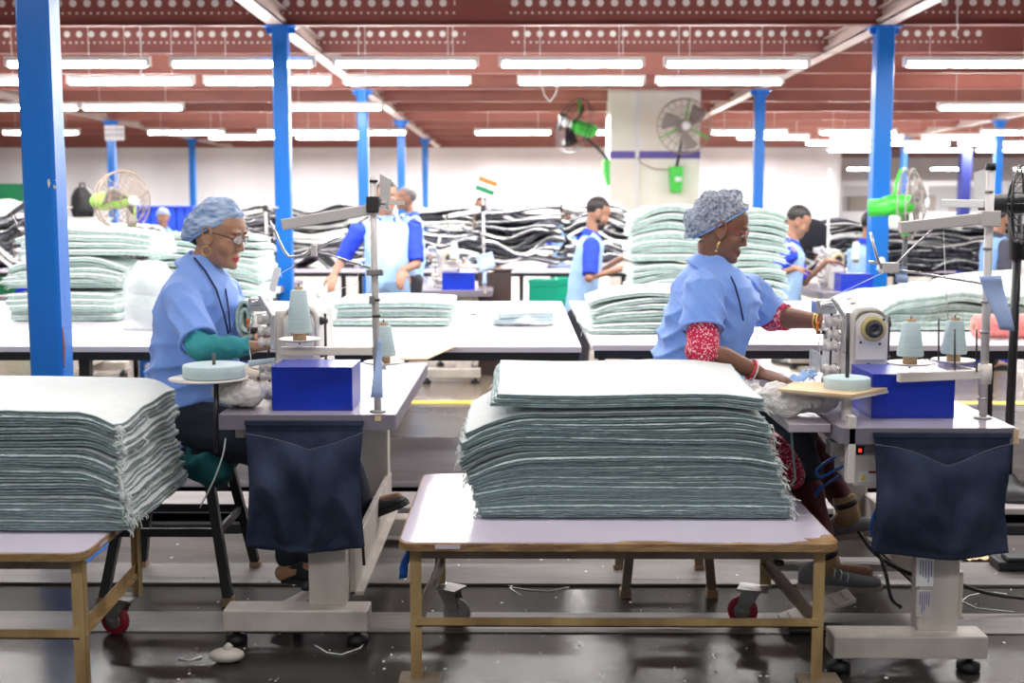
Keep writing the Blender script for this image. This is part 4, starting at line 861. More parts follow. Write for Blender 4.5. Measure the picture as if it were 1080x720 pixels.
# ---- mint stacks on the long tables
def pile(x, y, w, d, n, t, label, group, mats=('towel_white', 'towel_mint_soft', 'thread_white'), z=.751, amp=.012, seed=0, jx=.02, nx=22, ny=8, rz=0.0, lump=.004, droop=.03, fold=True, fringe=5, dome=0.0, jr=.04):
    rnd = random.Random(seed); zz = 0.0
    for k in range(n):
        am = min(1, zz/.15+.05); s1 = rnd.uniform(0, 6)
        def h(X, Y, zz=zz, am=am, s1=s1):
            e = (abs(X)/(w/2))**3; return zz+amp*am*noise.noise(V((X*4+seed, Y*3, zz*5)))-droop*am*e+dome*(zz/(n*t))*(1-(2*X/w)**2)
        ww = w*rnd.uniform(.94, 1.03); tk_ = t*rnd.uniform(.85, 1.15)
        me = mat_mesh('folded_mat', ww, d*rnd.uniform(.95, 1.02), tk_*.96, h, list(mats), nx, ny, seed*50+k, .012, fold, fringe=fringe, lump=lump*.3, lip=2)
        put('folded_mat', me, (x+rnd.uniform(-jx, jx), y+rnd.uniform(-jx, jx), z+.003), '%s, %s from the bottom' % (label, ordinal(k).replace('topmost', 'first')), group, rz=rz+rnd.uniform(-jr, jr))
        zz += tk_
    return zz
pile(-2.62, 7.15, .60, .55, 5, .036, 'mint mat low in the pile behind the left foreground column', 'mats on the left long table', seed=1, droop=.015)
pile(-2.62, 7.15, .64, .50, 6, .030, 'frayed mint mat midway up behind the left foreground column', 'mats on the left long table', seed=2, z=.751+.185, amp=.02, fringe=30, droop=.05)
pile(-2.50, 7.20, .76, .52, 4, .040, 'wavy mat in the top layers behind the foreground column', 'mats on the left long table', seed=3, z=.751+.37, amp=.04, droop=.04)
pile(-2.02, 7.95, .72, .5, 11, .044, 'mint mat of the pile just behind the left worker', 'mats on the left long table', seed=4, amp=.035)
a = at(350, 345, Z=.75); b = at(474, 345, Z=.75)
pile((a.x+b.x)/2+.0, a.y+.32, b.x-a.x, .60, 3, .048, 'flat mat in the middle of the left long table', 'flat mats on the left long table', seed=6, amp=.008, droop=.012, lump=.002, ny=10)
pile(-1.32, 6.5, .5, .5, 2, .04, 'flat mint mat lying behind the left sewing machine', 'flat mats on the left long table', seed=7, amp=.01, droop=.02)
# right table
pile(.73, 6.55, .74, .70, 7, .030, 'mint mat of the low pile left of the right worker', 'mats on the right long table', seed=8, amp=.02, droop=.06, dome=.015)
pile(.97, 7.85, .57, .55, 9, .034, 'mat low in the tall pile left of the right worker', 'mats on the right long table', seed=9, amp=.03)
pile(.97, 7.85, .60, .55, 7, .050, 'mat high in the tall pile left of the right worker', 'mats on the right long table', seed=10, z=.751+.31, amp=.045, droop=.07)
pile(1.39, 7.75, .47, .55, 18, .037, 'mat of the tall pile right of the right worker', 'mats on the right long table', seed=12, amp=.03, droop=.03)
pile(2.45, 6.75, 1.25, .8, 4, .055, 'soft mint mat heaped behind the right sewing machine', 'mats on the right long table', mats=('towel_mint_soft', 'towel_mint_soft', 'thread_white'), seed=13, amp=.05, droop=.10, nx=30, ny=12)
# big white cushion-like bundle at the right edge
def cush(x, y, w, d, h0, label, seed):
    b = MB(); 
    rings = []
    for i in range(15):
        a = -pi/2+pi*i/14; rr = abs(cos(a))**.45; z = .751+h0/2+h0/2*(abs(sin(a))**.8*(1 if a > 0 else -1)); rings.append([(x+w/2*rr*(abs(cos(t))**.6*(1 if cos(t) > 0 else -1)), y+d/2*rr*(abs(sin(t))**.6*(1 if sin(t) > 0 else -1)), z-.08*max(0, a)*((cos(t)-.6)*-.5+.3)*.6) for t in [2*pi*j/36+.01 for j in range(36)]])
    b.loft(rings)
    t = thing('padded_bundle', (x, y, .751), label, 'bundle', 'white bundles'); part('cover', b, 'towel_cream', t)
    part('strap', MB().sheet(lambda u, v: (x-w*.25+.06*v+.06*u, y-d*.52+d*.5*u, .751+h0*(.42+.63*u)), 8, 3, .006), 'wire', t)
    part('strap', MB().bar((x-w*.2, y-d*.40, .751+h0*.90), (x+w*.3, y-d*.40, .751+h0*.93), .02, .02), 'wire', t)
    return t
cush(3.12, 6.95, 1.5, .9, .33, 'big white padded bundle with grey straps at the right edge', 3)
rl = at(1020, 341, 5.95); t = thing('fabric_roll', (2.7, 5.95, .75), 'coral pink fabric roll lying on the right long table at the edge of the photo', 'fabric roll')
part('cloth', MB().lathe([(.02, 0), (.052, 0), (.058, .01), (.06, .3), (.058, .9), (.02, .9)], (2.24, 6.0, .752+.06), (1, 0, 0), 24), 'pink_roll', t); part('core', MB().lathe([(.0, -.004), (.02, -.004), (.02, .01)], (2.24, 6.0, .812), (1, 0, 0), 12), 'card_tube', t)
part('wrap', MB().lathe([(.0605, 0), (.0615, .0), (.0615, .06), (.0605, .06)], (2.70, 6.0, .812), (1, 0, 0), 24), 'plastic', t)
# plastic bag and the wrapped pack
pb = at(150, 350, Z=.75)
def bagpt(u, v):
    a = 2*pi*u; r = (.155-.02*v+.015*sin(5*a+3*v)*v)*(1-.55*max(0, v-.72)/.28); return (pb.x+.01+r*cos(a)*1.0, pb.y+.15+r*.8*sin(a), .752+.36*v+.02*noise.noise(V((a*2, v*6, 0))))
bg = MB(); bg.loft([[bagpt(j/28, i/14) for j in range(28)] for i in range(15)])
t = thing('plastic_bag', (pb.x, pb.y+.15, .752), 'translucent white plastic bag standing on the left table behind the left worker', 'plastic bag'); part('bag', bg, 'plastic', t)
part('contents', MB().ell((pb.x+.01, pb.y+.15, .87), (.12, .10, .11)).ell((pb.x+.02, pb.y+.15, .98), (.11, .09, .08)), 'towel_mint_soft', t)
pk = at(552, 345, Z=.75); t = thing('wrapped_pack', (pk.x, pk.y+.2, .752), 'pale folded pack wrapped in clear plastic on the middle of the left long table', 'wrapped pack')
for k in range(2):
    def h(X, Y, k=k): return .014+k*.03+.004*sin(X*12+k)
    o = bpy.data.objects.new('folded_cloth', mat_mesh('folded_cloth', .33-.03*k, .30, .03, h, ['cone', 'cone', 'thread_white'], 16, 8, 200+k, .008)); COL.objects.link(o); o.parent = t; o.rotation_euler.z = .1*k
w_ = MB(); w_.loft([[(pk.x+r*cos(a)*(1+.08*sin(4*a+k)), pk.y+.2+r*.75*sin(a)*(1+.06*cos(5*a)), .753+z+.006*sin(7*a)) for a in [2*pi*j/30 for j in range(30)]] for k, (r, z) in enumerate(((.2, 0), (.24, .006), (.22, .022), (.20, .05), (.17, .085)))]); part('wrap', w_, 'plastic', t)
bs = at(499, 332, Z=.75); single('shears_ring', MB().tube([bs+V((.022*cos(a), .022*sin(a), .004)) for a in [2*pi*i/14 for i in range(14)]], .004, 6, 0, True).tube([bs+V((-.03+.018*cos(a), .018*sin(a), .004)) for a in [2*pi*i/14 for i in range(14)]], .003, 6, 0, True), 'dark_metal', bs, 'small dark metal clip lying on the white table near the wrapped pack', 'clip')
# sheets of paper/board on the right table behind the right worker's arm
single('card_sheet', MB().loft([[V((1.02, 5.64, .756+d)), V((1.50, 5.62, .756+d)), V((1.42, 5.95, .756+d)), V((.98, 5.98, .756+d))] for d in (0, .004)], smooth=False), 'paper', (1.2, 5.8, .755), 'white card sheet overhanging the table edge behind the right worker\'s forearm', 'card')
q0 = at(447, 366, Z=.75); single('card_sheet', MB().loft([[V((-.62, 5.08, .7525+d)), V((-.40, 5.08, .7525+d)), V((-.30, 5.60, .7525+d)), V((-.62, 5.60, .7525+d))] for d in (0, .006)], smooth=False), 'ply_light', (-.5, 5.3, .752), 'pale board with punched holes bridging the left sewing table and the long table', 'board')
# ------------------------------------------------------------------ black and white mats on the far tables
long_table(-9.5, -.35, 12.9, 14.4, 'far table carrying black and white mats in the left half', 'laminate', legs=(-9, -7, -5, -3.2, -1.9, -.6))
long_table(-.2, 4.6, 12.9, 14.4, 'far table carrying black and white mats behind the bearded man', 'laminate', legs=(0, 1.2, 2.4, 4.4))
long_table(2.9, 9.5, 12.4, 13.9, 'far table with dark mats behind the right-hand blue column', 'laminate', legs=(3.1, 5, 7, 9)) if False else None
long_table(4.75, 11.0, 11.4, 12.9, 'far table with grey and black mats at the right', 'laminate', legs=(4.9, 6.5, 8.2, 10))
BW = [['towel_cream', 'towel_black', 'thread_white'], ['towel_black', 'towel_black', 'thread_white'], ['towel_cream', 'towel_cream', 'thread_white']]
protos = []
for s in range(7):
    w = 1.0; am = (.05, .09, .07, .11, .06, .10, .08)[s]
    def h(X, Y, s=s, am=am): return am*noise.noise(V((X*2.2+s*7, Y*1.5, s)))+am*.5*sin(X*(3+s*.8)+s)
    protos.append([mat_mesh('striped_mat', w, .8, .036, h, BW[m], 20, 6, 300+s*3+m, .02, False, fringe=6, lip=1) for m in range(3)])
def bwpile(x, y, w, n, desc, seed, t=.036, z=.80, d=.9):
    rnd = random.Random(seed); fam = rnd.randrange(7); zz = z
    for k in range(n):
        if rnd.random() < .3: fam = rnd.randrange(7)
        m = 0 if rnd.random() < .74 else (1 if rnd.random() < .35 else 2)
        o = put('striped_mat', protos[fam][m], (x+rnd.uniform(-.07, .07), y+rnd.uniform(-.05, .05), zz), 'striped mat %s, %s from the bottom' % (desc, ordinal(k).replace('topmost', 'first')), 'black and white mats on the far tables', rz=rnd.uniform(-.12, .12)+(pi if rnd.random() < .3 else 0))
        o.scale = (w*rnd.uniform(.9, 1.08), d, rnd.uniform(.6, 1.5)); o.rotation_euler.y = rnd.uniform(-.05, .05)
        zz += t*rnd.uniform(.8, 1.2)
for (px, w, n, desc) in ((18, .8, 17, 'in the pile left of the big foreground column'), (88, .55, 12, 'in the pile right of the foreground column'), (135, .6, 11, 'in the pile behind the lime green fan'),
        (192, .6, 9, 'in the pile behind the left worker\'s cap'), (262, .7, 16, 'in the pile above the left machine'), (335, .8, 17, 'in the pile left of the standing man'),
        (405, .6, 14, 'in the pile behind the standing man'), (465, .82, 17, 'in the pile left of the small flag'), (545, .95, 17, 'in the pile right of the small flag'), (630, .75, 17, 'in the pile behind the bearded man'), (690, .5, 15, 'in the pile below the wall fan')):
    c = at(px, 280, 13.6); bwpile(c.x, 13.6, w, n, desc, px)
for (px, w, n, desc) in ((858, .8, 14, 'in the pile behind the dark-haired man'), (965, 1.0, 13, 'in the pile behind the green-rimmed fan'), (1020, 1.1, 13, 'in the pile behind the man with grey sleeves'), (1075, .6, 11, 'in the pile at the right edge')):
    c = at(px, 280, 12.1); bwpile(c.x, 12.1, w, n, desc, px, .034)
# ------------------------------------------------------------------ background sewing stations (copies of the left one)
kit = [tabL, mL, bxL, sL, cone1, cone2, tagL]
desc = {'sewing_table': 'grey sewing table', 'sewing_machine': 'small distant sewing machine', 'storage_box': 'distant blue box', 'thread_stand': 'distant steel thread stand', 'thread_cone': 'distant pale thread cone', 'paper_tag': 'distant blue paper tag'}
def station(px, py, y, where, skip=()):
    """left front corner of the tabletop at photo point (px, py) at depth y"""
    c = at(px, py, y); off = V((c.x-SLo.x, y-SLo.y, 0)); out = []
    for k, o in enumerate(kit):
        if k in skip: continue
        base = o.name.split('.')[0]; extra = ' (front cone)' if o is cone1 else ''
        lab = desc[base]+(' in front' if o is cone1 else (' by the pole' if o is cone2 else ''))+' '+where
        out.append(copy_tree(o, None, V(o.location)+off, lab, 'background sewing stations'))
    return out
st1 = station(445, 303, 9.6, 'beside the standing man')
bd_ = at(475, 306, 9.6)
station(217, 300, 9.8, 'just right of the left worker\'s face', (6,))
station(868, 297, 9.4, 'used by the dark-haired man at the right', (3, 6))
station(-10, 300, 8.9, 'at the far left edge', (6,))
# the flag on the stand beside the standing man
sp_ = st1[3]; fl = at(513, 196, 9.66)
t = thing('paper_flag', fl-V((.06, 0, .08)), 'small saffron, white and green flag stuck on a thread stand in the back', 'flag')
X_ = Matrix.Translation(fl) @ Matrix.Rotation(radians(20), 4, 'Y')
def fp(z0_, z1_): return MB().loft([[X_ @ V((-.075, d, z0_)), X_ @ V((.075, d+.01, z0_)), X_ @ V((.075, d+.01, z1_)), X_ @ V((-.075, d, z1_))] for d in (0, .003)], smooth=False)
part('saffron_stripe', fp(.018, .055), 'saffron', t); wp = part('white_stripe', fp(-.018, .018), 'paper', t); part('green_stripe', fp(-.055, -.018), 'flag_green', t)
part('wheel_emblem', MB().tube([X_ @ V((.011*cos(a), -.002, .011*sin(a))) for a in [2*pi*i/14 for i in range(14)]], .0025, 4, 0, True), 'navy', wp)
part('stick', MB().cyl(at(500, 207, 9.66), at(500, 242, 9.66), .006, 6), 'card_tube', t)
papertag(((275, 277, 0), (292, 279, 0), (291, 300, 0), (276, 300, 0)), 9.84, 'pale blue paper tag hanging beside the left worker\'s face'); papertag(((502, 270, 0), (519, 265, 0), (523, 281, 0), (506, 288, 0)), 9.45, 'light blue paper square hanging under the small flag')
# crates, boards and dark things between the far tables
def crate(px, py, y, w, h, m, lab):
    c = at(px, py, y); h = c.z; t = thing('crate', (c.x, y, 0), lab, 'crate', 'plastic crates'); b = MB(); z = 0
    b.box((c.x-w/2, y-w/2, z), (c.x+w/2, y+w/2, z+.02))
    for s in (-1, 1): b.box((c.x+s*w/2-.01, y-w/2, z), (c.x+s*w/2+.01, y+w/2, z+h)).box((c.x-w/2, y+s*w/2-.01, z), (c.x+w/2, y+s*w/2+.01, z+h))
    for k in range(5): b.box((c.x-w/2-.012, y-w/2-.018, z+h*(.12+.2*k)), (c.x+w/2+.012, y-w/2-.008, z+h*(.16+.2*k)))
    part('basket', b, m, t, .003); part('rim', MB().box((c.x-w/2-.02, y-w/2-.022, z+h-.025), (c.x+w/2+.02, y-w/2-.006, z+h)), m, t); return t
crate(573, 294, 10.9, .24, .55, 'crate_green', 'green plastic crate under the far table, left of the bearded man'); crate(603, 293, 11.6, .3, .5, 'crate_green', 'green plastic crate right behind the bearded man\'s waist')
crate(592, 296, 12.2, .24, .4, 'crate_green', 'small green crate between the two others')
dk = at(522, 285, 10.2); single('wood_panel', MB().box((dk.x-.14, 10.15, 0), (dk.x+.14, 10.2, dk.z)).box((dk.x-.16, 10.13, dk.z), (dk.x+.16, 10.22, dk.z+.015)), 'brown_wood', (dk.x, 10.18, 0), 'dark brown upright panel below the small flag', 'panel', bev=.003)
# blue crates in a row at the far left and right
for k in range(7):
    c = at(146+9.2*k, 217, 17.5); t = single('blue_crate', MB().box((c.x-.055, 17.4, 0), (c.x+.055, 17.7, c.z)).box((c.x-.062, 17.39, c.z-.03), (c.x+.062, 17.71, c.z)), 'crate_blue', (c.x, 17.5, 0), 'tall blue crate under the distant column, %s from the left of the row' % ordinal(k).replace('topmost', 'first'), 'crate', 'row of tall blue crates', bev=.006)
for k in range(4):
    c = at(1000+17*k, 281, 11.3); t = single('blue_crate', MB().box((c.x-.065, 11.1, 0), (c.x+.065, 11.3, .66)).box((c.x-.07, 11.095, .62), (c.x+.07, 11.305, .66)), 'crate_blue', (c.x, 11.2, 0), 'blue crate under the far right table, %s from the left' % ordinal(k).replace('topmost', 'first'), 'crate', 'blue crates under the far right table', bev=.004)
gb = at(22, 200, 16); single('green_board', MB().box((gb.x-.35, 16, 0), (gb.x+.3, 16.05, gb.z+.06)).box((gb.x-.37, 15.99, gb.z+.06), (gb.x+.32, 16.06, gb.z+.08)), 'flag_green', (gb.x, 16, 0), 'dark green board standing by the back at the far left', 'board', bev=.004)
bpk = at(87, 212, 15); t = thing('backpack', (bpk.x, 15, bpk.z-.2), 'black backpack on the pile right of the foreground column', 'backpack')
part('bag', MB().loft([[(bpk.x+w*cos(a), 15+.1*sin(a), z) for a in [2*pi*i/16 for i in range(16)]] for z, w in ((bpk.z-.2, .12), (bpk.z-.1, .15), (bpk.z+.05, .14), (bpk.z+.14, .09), (bpk.z+.17, .04))]), 'black', t); part('handle', MB().tube([(bpk.x-.03, 15, bpk.z+.16), (bpk.x-.02, 15, bpk.z+.22), (bpk.x+.03, 15, bpk.z+.22), (bpk.x+.04, 15, bpk.z+.16)], .012, 6), 'black', t)
single('plinth', MB().box((bpk.x-.25, 14.9, 0), (bpk.x+.25, 15.3, bpk.z-.201)).box((bpk.x-.27, 14.88, bpk.z-.22), (bpk.x+.27, 15.32, bpk.z-.201)), 'towel_cream', (bpk.x, 15, 0), 'pale plinth holding the black backpack', 'plinth', bev=.005)
# dark office chair backs right of the tall pile
ocb = at(820, 250, 11.6)
for (px, py, lab) in ((838, 246, 'dark padded chair back right of the dark-haired man'),):
    c = at(px+8, py, 11.0); t = thing('office_chair', (c.x, 11, 0), lab, 'chair')
    part('backrest', MB().loft([[(c.x+.24*cos(a)*(abs(cos(a))**-.3 if abs(cos(a)) > .05 else 1), 11+d, c.z+.14*sin(a)) for a in [2*pi*i/24+.06 for i in range(24)]] for d in (0, .06)]), 'black', t, .01)
    part('stem', MB().cyl((c.x, 11.05, .05), (c.x, 11.05, c.z), .02), 'black_steel', t); part('seat', MB().box((c.x-.22, 10.7, .46), (c.x+.22, 11.1, .52)), 'black', t, .02); part('base', MB().lathe([(.25, 0), (.25, .03), (.03, .08)], (c.x, 11.0, 0), n=5), 'black_steel', t)
# thin white post by the curtain
a = at(875, 190, 11.0); single('thin_post', MB().cyl((a.x, 11, 0), (a.x, 11, 1.75), .012, 8).lathe([(.03, 0), (.03, .01)], (a.x, 11, 0)), 'housing', (a.x, 11, 0), 'thin pale post in front of the right end of the curtain', 'post')
# lint and thread scraps on the floor
random.seed(77); lint = MB()
for k in range(260):
    px, py = random.uniform(180, 1075), random.uniform(560, 719); p = at(px, py, Z=.013 if 4.36 < at(px, py, Z=0).y < 5.05 else .001); s = random.uniform(.001, .0045)
    a = random.uniform(0, 6); lint.add([p+V((s*2*cos(a), s*2*sin(a), .001)), p+V((-s*sin(a), s*cos(a), .003)), p+V((-s*2*cos(a), -s*2*sin(a), .001)), p+V((s*sin(a), -s*cos(a), .0))], [(0, 1, 2, 3)])
tag(part('floor_lint', lint, 'thread_white', None, loc=(.3, 4, 0)), 'white lint and cut thread bits scattered over the dark floor', 'lint', kind='stuff')
def floorthread(pts, lab):
    P3 = [at(x, y, Z=.003) for x, y in pts]; single('loose_thread', MB().tube(P3, .0022, 5), 'thread_white', P3[0], lab, 'thread', 'loose threads on the floor')
floorthread([(515, 607), (540, 619), (560, 622), (580, 623), (600, 619)], 'long loose thread on the floor under the centre trolley'); floorthread([(545, 612), (538, 620), (549, 628)], 'short forked thread on the floor under the centre trolley')
floorthread([(1000, 630), (1015, 634), (1030, 641), (1050, 643), (1070, 645)], 'wavy loose thread on the floor right of the right foot beam'); floorthread([(1005, 640), (1022, 628), (1040, 624), (1062, 626)], 'upper loose thread curl right of the right foot beam')
floorthread([(188, 694), (200, 696), (213, 692)], 'short thread left of the grimy foot pad'); floorthread([(332, 680), (345, 688), (360, 690), (380, 683), (386, 676)], 'curled thread below the left foot beam')
# dark shoes/boards on the footboards at the right edge
k_ = at(1062, 594, Z=.03); single('rubber_block', MB().box((k_.x-.05, k_.y-.05, .013), (k_.x+.14, k_.y+.06, .05)).box((k_.x-.02, k_.y-.06, .05), (k_.x+.14, k_.y+.02, .07)), 'black', k_, 'black treadle block on the floorboards at the right edge', 'block', bev=.008)
tC = tag(part('scrap_heap', MB().sheet(lambda u, v: (at(1002, 580, Z=.02).x+.12*u, at(1002, 590, Z=.02).y+.1*v, .02+.012*noise.noise(V((u*6, v*6, 0)))), 12, 8, .003), 'ply_light', None, loc=(1.6, 4.6, 0)), 'crumpled beige paper scraps on the board right of the denim pouch', 'paper scraps')
# ------------------------------------------------------------------ people
def head_mb(b, X, s=1.0, female=True, jaw=1.0, beard=False):
    """head facing +x, chin at z -.115, crown .115"""
    sl = [(-.118, .050, .020, .018), (-.112, .074, -.005, .032), (-.098, .085, -.025, .044*jaw), (-.08, .084, -.045, .053*jaw), (-.06, .083, -.062, .060*jaw), (-.04, .082, -.078, .066), (-.015, .081, -.090, .070),
          (.005, .078, -.096, .073), (.022, .086, -.099, .075), (.045, .089, -.101, .077), (.07, .080, -.098, .073), (.09, .060, -.082, .062), (.104, .034, -.056, .044), (.113, .006, -.030, .024)]
    rings = []
    for z, xf, xb, hw in sl:
        cx = (xf+xb)/2; hx = (xf-xb)/2; ring = []
        for j in range(28):
            a = 2*pi*j/28; c, s_ = cos(a), sin(a); ex = .82 if z < .06 else 1.0
            ring.append(((cx+hx*abs(c)**ex*(1 if c > 0 else -1))*s, hw*s*abs(s_)**.9*(1 if s_ > 0 else -1), z*s))
        rings.append(ring)
    b.loft(rings, X=X)
    def e(c, r, rot=None):
        R = X.to_3x3().to_4x4() @ (rot if rot else Matrix.Identity(4)); b.ell(X @ (V(c)*s), tuple(q*s for q in r), R, 14, 10)
    b.tube([X @ (V(p)*s) for p in ((.080, 0, .018), (.086, 0, .0), (.092, 0, -.018), (.097, 0, -.032))], [.007*s, .008*s, .0095*s, .0115*s], 10)      # nose
    e((.099, 0, -.034), (.0115, .0115, .010)); e((.089, .013, -.039), (.012, .008, .008)); e((.089, -.013, -.039), (.012, .008, .008))
    e((.082, 0, -.062), (.012, .021, .009)); e((.086, 0, -.0665), (.011, .021, .0062)); e((.084, 0, -.0785), (.012, .018, .0075)); e((.076, 0, -.101), (.018, .022, .015))
    e((.079, .03, .024), (.014, .024, .009)); e((.079, -.03, .024), (.014, .024, .009))                                    # brow
    for k in (1, -1):
        e((.071, k*.032, .004), (.0155, .019, .010)); e((.053, k*.040, -.034), (.030, .028, .034))                             # lid, cheek
        rr = [X @ (V((-.004+.019*cos(a)-.004*sin(a), k*(.077+.006*sin(a)+.003), -.008+.031*sin(a)))*s) for a in [2*pi*i/14 for i in range(14)]]
        b.tube(rr, .0058*s, 8, 0, True); e((-.002, k*.074, -.012), (.014, .006, .022)); e((.004, k*.079, -.039), (.007, .005, .009))
def limb(b, pts, rs, n=14): b.tube(pts, rs, n); [b.ell(p, r if not isinstance(r, tuple) else r[0], None, 12, 8) for p, r in zip(pts, rs)]; return b
def hand_mb(b, w, d, n, thumb=1, curls=((20, 25, 15),)*4, sc=1.0, spread=6, tc=20):
    """w wrist, d pointing direction, n back of the hand; thumb +1/-1 chooses the side"""
    d = V(d).normalized(); n = (V(n)-d*V(n).dot(d)).normalized(); s = d.cross(n); R = Matrix((d, s, n)).transposed().to_4x4()
    def L(x, y, z): return w+(d*x+s*y+n*z)*sc
    b.loft([[L(x, hw*cos(a), th*sin(a)+z) for a in [2*pi*i/14 for i in range(14)]] for x, hw, th, z in ((-.01, .026, .019, 0), (.01, .029, .017, 0), (.035, .038, .0155, .002), (.065, .041, .0135, .002), (.088, .039, .011, 0), (.094, .034, .008, -.001))])
    for k, (y, ln, r) in enumerate(((-.0305, .072, .0083), (-.0105, .080, .0087), (.0105, .075, .0083), (.030, .060, .0073))):
        y *= -thumb; a = 0; p = L(.082, y, 0); pts = [L(.06, y*.9, 0), p]; cu = curls[k % len(curls)]; yaw = radians(spread*(-1.5+k)*-thumb*-1)*(1)
        dd = (d*cos(yaw)+s*sin(yaw)*(1 if True else 0)).normalized()
        for seg, c in zip((.44, .31, .25), cu):
            a += radians(c); p = p+(dd*cos(a)-n*sin(a))*ln*seg*sc; pts.append(p)
        b.tube(pts, [r*sc*q for q in (1, 1.06, 1.0, .92, .74)], 10); b.ell(pts[-1], r*sc*.76, None, 10, 6)
    y0 = thumb*.028; base = L(.022, y0, -.004); t1 = (d*.62+s*thumb*.68-n*.32).normalized(); t2 = (d*.92+s*thumb*.28-n*.3-n*sin(radians(tc))*.3).normalized()
    q1 = base+t1*.034*sc; q2 = q1+t2*.030*sc; q3 = q2+(t2-n*.15).normalized()*.022*sc
    b.tube([L(.012, y0*.5, 0), base, q1, q2, q3], [.013*sc, .0125*sc, .0108*sc, .0098*sc, .0075*sc], 10); b.ell(q3, .0078*sc, None, 10, 6)
def torso_rings(rows, n=28, ex=.86):
    return [[(cx+hx*abs(cos(a))**ex*(1 if cos(a) > 0 else -1), cy+hy*abs(sin(a))**ex*(1 if sin(a) > 0 else -1), z) for a in [2*pi*j/n+.001 for j in range(n)]] for cx, cy, z, hx, hy in rows]
def wrinkle(amp, f=(7, 7, 4), seed=0.0, folds=()):
    def post(me):
        n = len(me.vertices); co = [0.0]*(3*n); no = [0.0]*(3*n); me.vertices.foreach_get('co', co); me.vertex_normals.foreach_get('vector', no); fl_ = [(V(c), V(dr).normalized(), wl, a_, rad) for c, dr, wl, a_, rad in folds]
        for i in range(n):
            c0 = V(co[3*i:3*i+3]); p = V((c0.x*f[0]+seed, c0.y*f[1], c0.z*f[2])); q = 1-abs(noise.noise(p))*2.6
            dsp = amp*(q-.5)+amp*.35*noise.noise(p*3.1)
            for c, dr, wl, a_, rad in fl_:   # local pull folds: centre, direction across folds, wavelength, amplitude, radius
                r = (c0-c).length/rad
                if r < 1: dsp += a_*(1-r*r)*(1-abs(sin((c0-c).dot(dr)*pi/wl+1.8*noise.noise(p*.8)))**.7*2)
            for k in range(3): co[3*i+k] += no[3*i+k]*dsp
        me.vertices.foreach_set('co', co)
    return post
def scale_rows(rows, k, dz=0): return [(cx, cy, z, hx*k, hy*k) for cx, cy, z, hx, hy in rows]
def collar(X, name, m, parent, R=.062, open_=55, hgt=.045, flare=.03):
    """turned-down shirt collar around a neck; X: neck base frame, opening towards +x"""
    b = MB()
    def f(u, v):
        a = radians(open_+(360-2*open_)*u); lean = .010*cos(a)
        r = R+.004; z = 0
        if v < .4: r = R+.002; z = hgt*(v/.4)
        else: r = R+.006+flare*((v-.4)/.6)**1.2*(1+.5*abs(2*u-1)**3); z = hgt*(1-.95*((v-.4)/.6))-.02*abs(2*u-1)**4*((v-.4)/.6)
        return X @ V((r*cos(a)*1.05, r*sin(a), z+.012*(-cos(a))))
    b.sheet(f, 30, 10, .003); return part(name, b, m, parent)
def cap_mesh(X, cen, rad, tilt, lump, seed, band_m, name, m, parent, v0=-12):
    """bouffant cap: dome on a tilted elastic band"""
    T_ = X @ Matrix.Translation(cen) @ Matrix.Rotation(tilt, 4, 'Y'); b = MB(); nu, nv = 72, 26; rings = []
    for i in range(nv+1):
        v = radians(v0+(90-v0)*i/nv); ring = []
        for j in range(nu):
            a = 2*pi*j/nu; pl = .018*sin(a*17+2*noise.noise(V((a*2, v*2, seed))))*max(0, 1-i/9.0); bump = lump*noise.noise(V((cos(a)*2.6*cos(v)+seed, sin(a)*2.6*cos(v), sin(v)*2.6)))+.010*noise.noise(V((cos(a)*9*cos(v)+seed, sin(a)*9*cos(v), sin(v)*9)))
            k = 1+pl+bump*(min(1, i/4)); sq = .90 if i == 0 else (.97 if i == 1 else 1)
            bag = 1+.16*max(0, -cos(a))*max(0, cos(v))*(1 if i > 1 else .35)
            ring.append(T_ @ V((rad[0]*cos(v)*cos(a)*k*sq*bag, rad[1]*cos(v)*sin(a)*k*sq, rad[2]*sin(v)*k*(1.0))))
        rings.append(ring)
    b.loft(rings, cap=False); o = part(name, b, m, parent)
    part('elastic_band', MB().tube([p for p in rings[0]], .0042, 6, 0, True), band_m, o); return o
def glasses(X, s, parent, fm, tilt=0):
    g = MB()
    for k in (1, -1):
        c = V((.097, k*.033, .0)); pts = [X @ (c+V((-.004*abs(sin(a))*0-.012*abs(cos(a))*(1 if k*cos(a) > 0 else 0), .024*cos(a)*1.0, .016*sin(a)))) for a in [2*pi*i/18 for i in range(18)]]
        part('glasses_rim', MB().tube(pts, .0016, 6, 0, True), fm, parent)
        part('lens', MB().add(pts+[p+X.to_3x3() @ V((.001, 0, 0)) for p in pts], [tuple(range(18)), tuple(range(35, 17, -1))]+[(i, 18+i, 18+(i+1) % 18, (i+1) % 18) for i in range(18)]), 'lens', parent)
        part('glasses_temple', MB().tube([X @ V((.086, k*.058, .004)), X @ V((.05, k*.074, .006)), X @ V((.0, k*.082, .008)), X @ V((-.018, k*.081, -.002))], .002, 6), fm, parent)
    part('glasses_bridge', MB().tube([X @ V((.097, .010, .003)), X @ V((.100, 0, .006)), X @ V((.097, -.010, .003))], .0016, 6), fm, parent)
def eyes(X, s, parent):
    for k in (1, -1):
        c = X @ V((.0785*s, k*.031*s, -.005*s)); d_ = (X.to_3x3() @ V((1, 0, -.25))).normalized()
        e = part('eye', MB().ell(c, .0088*s, None, 12, 8), 'eye_white', parent); part('iris', MB().lathe([(.0045, .0062), (.0035, .0085), (0, .009)], c, d_, 12), 'hair', e)
        part('eyebrow', MB().tube([X @ (V((.092, k*.014, .021))*s), X @ (V((.091, k*.032, .026))*s), X @ (V((.078, k*.052, .022))*s)], [.0022, .0026, .0014], 6), 'hair', parent)
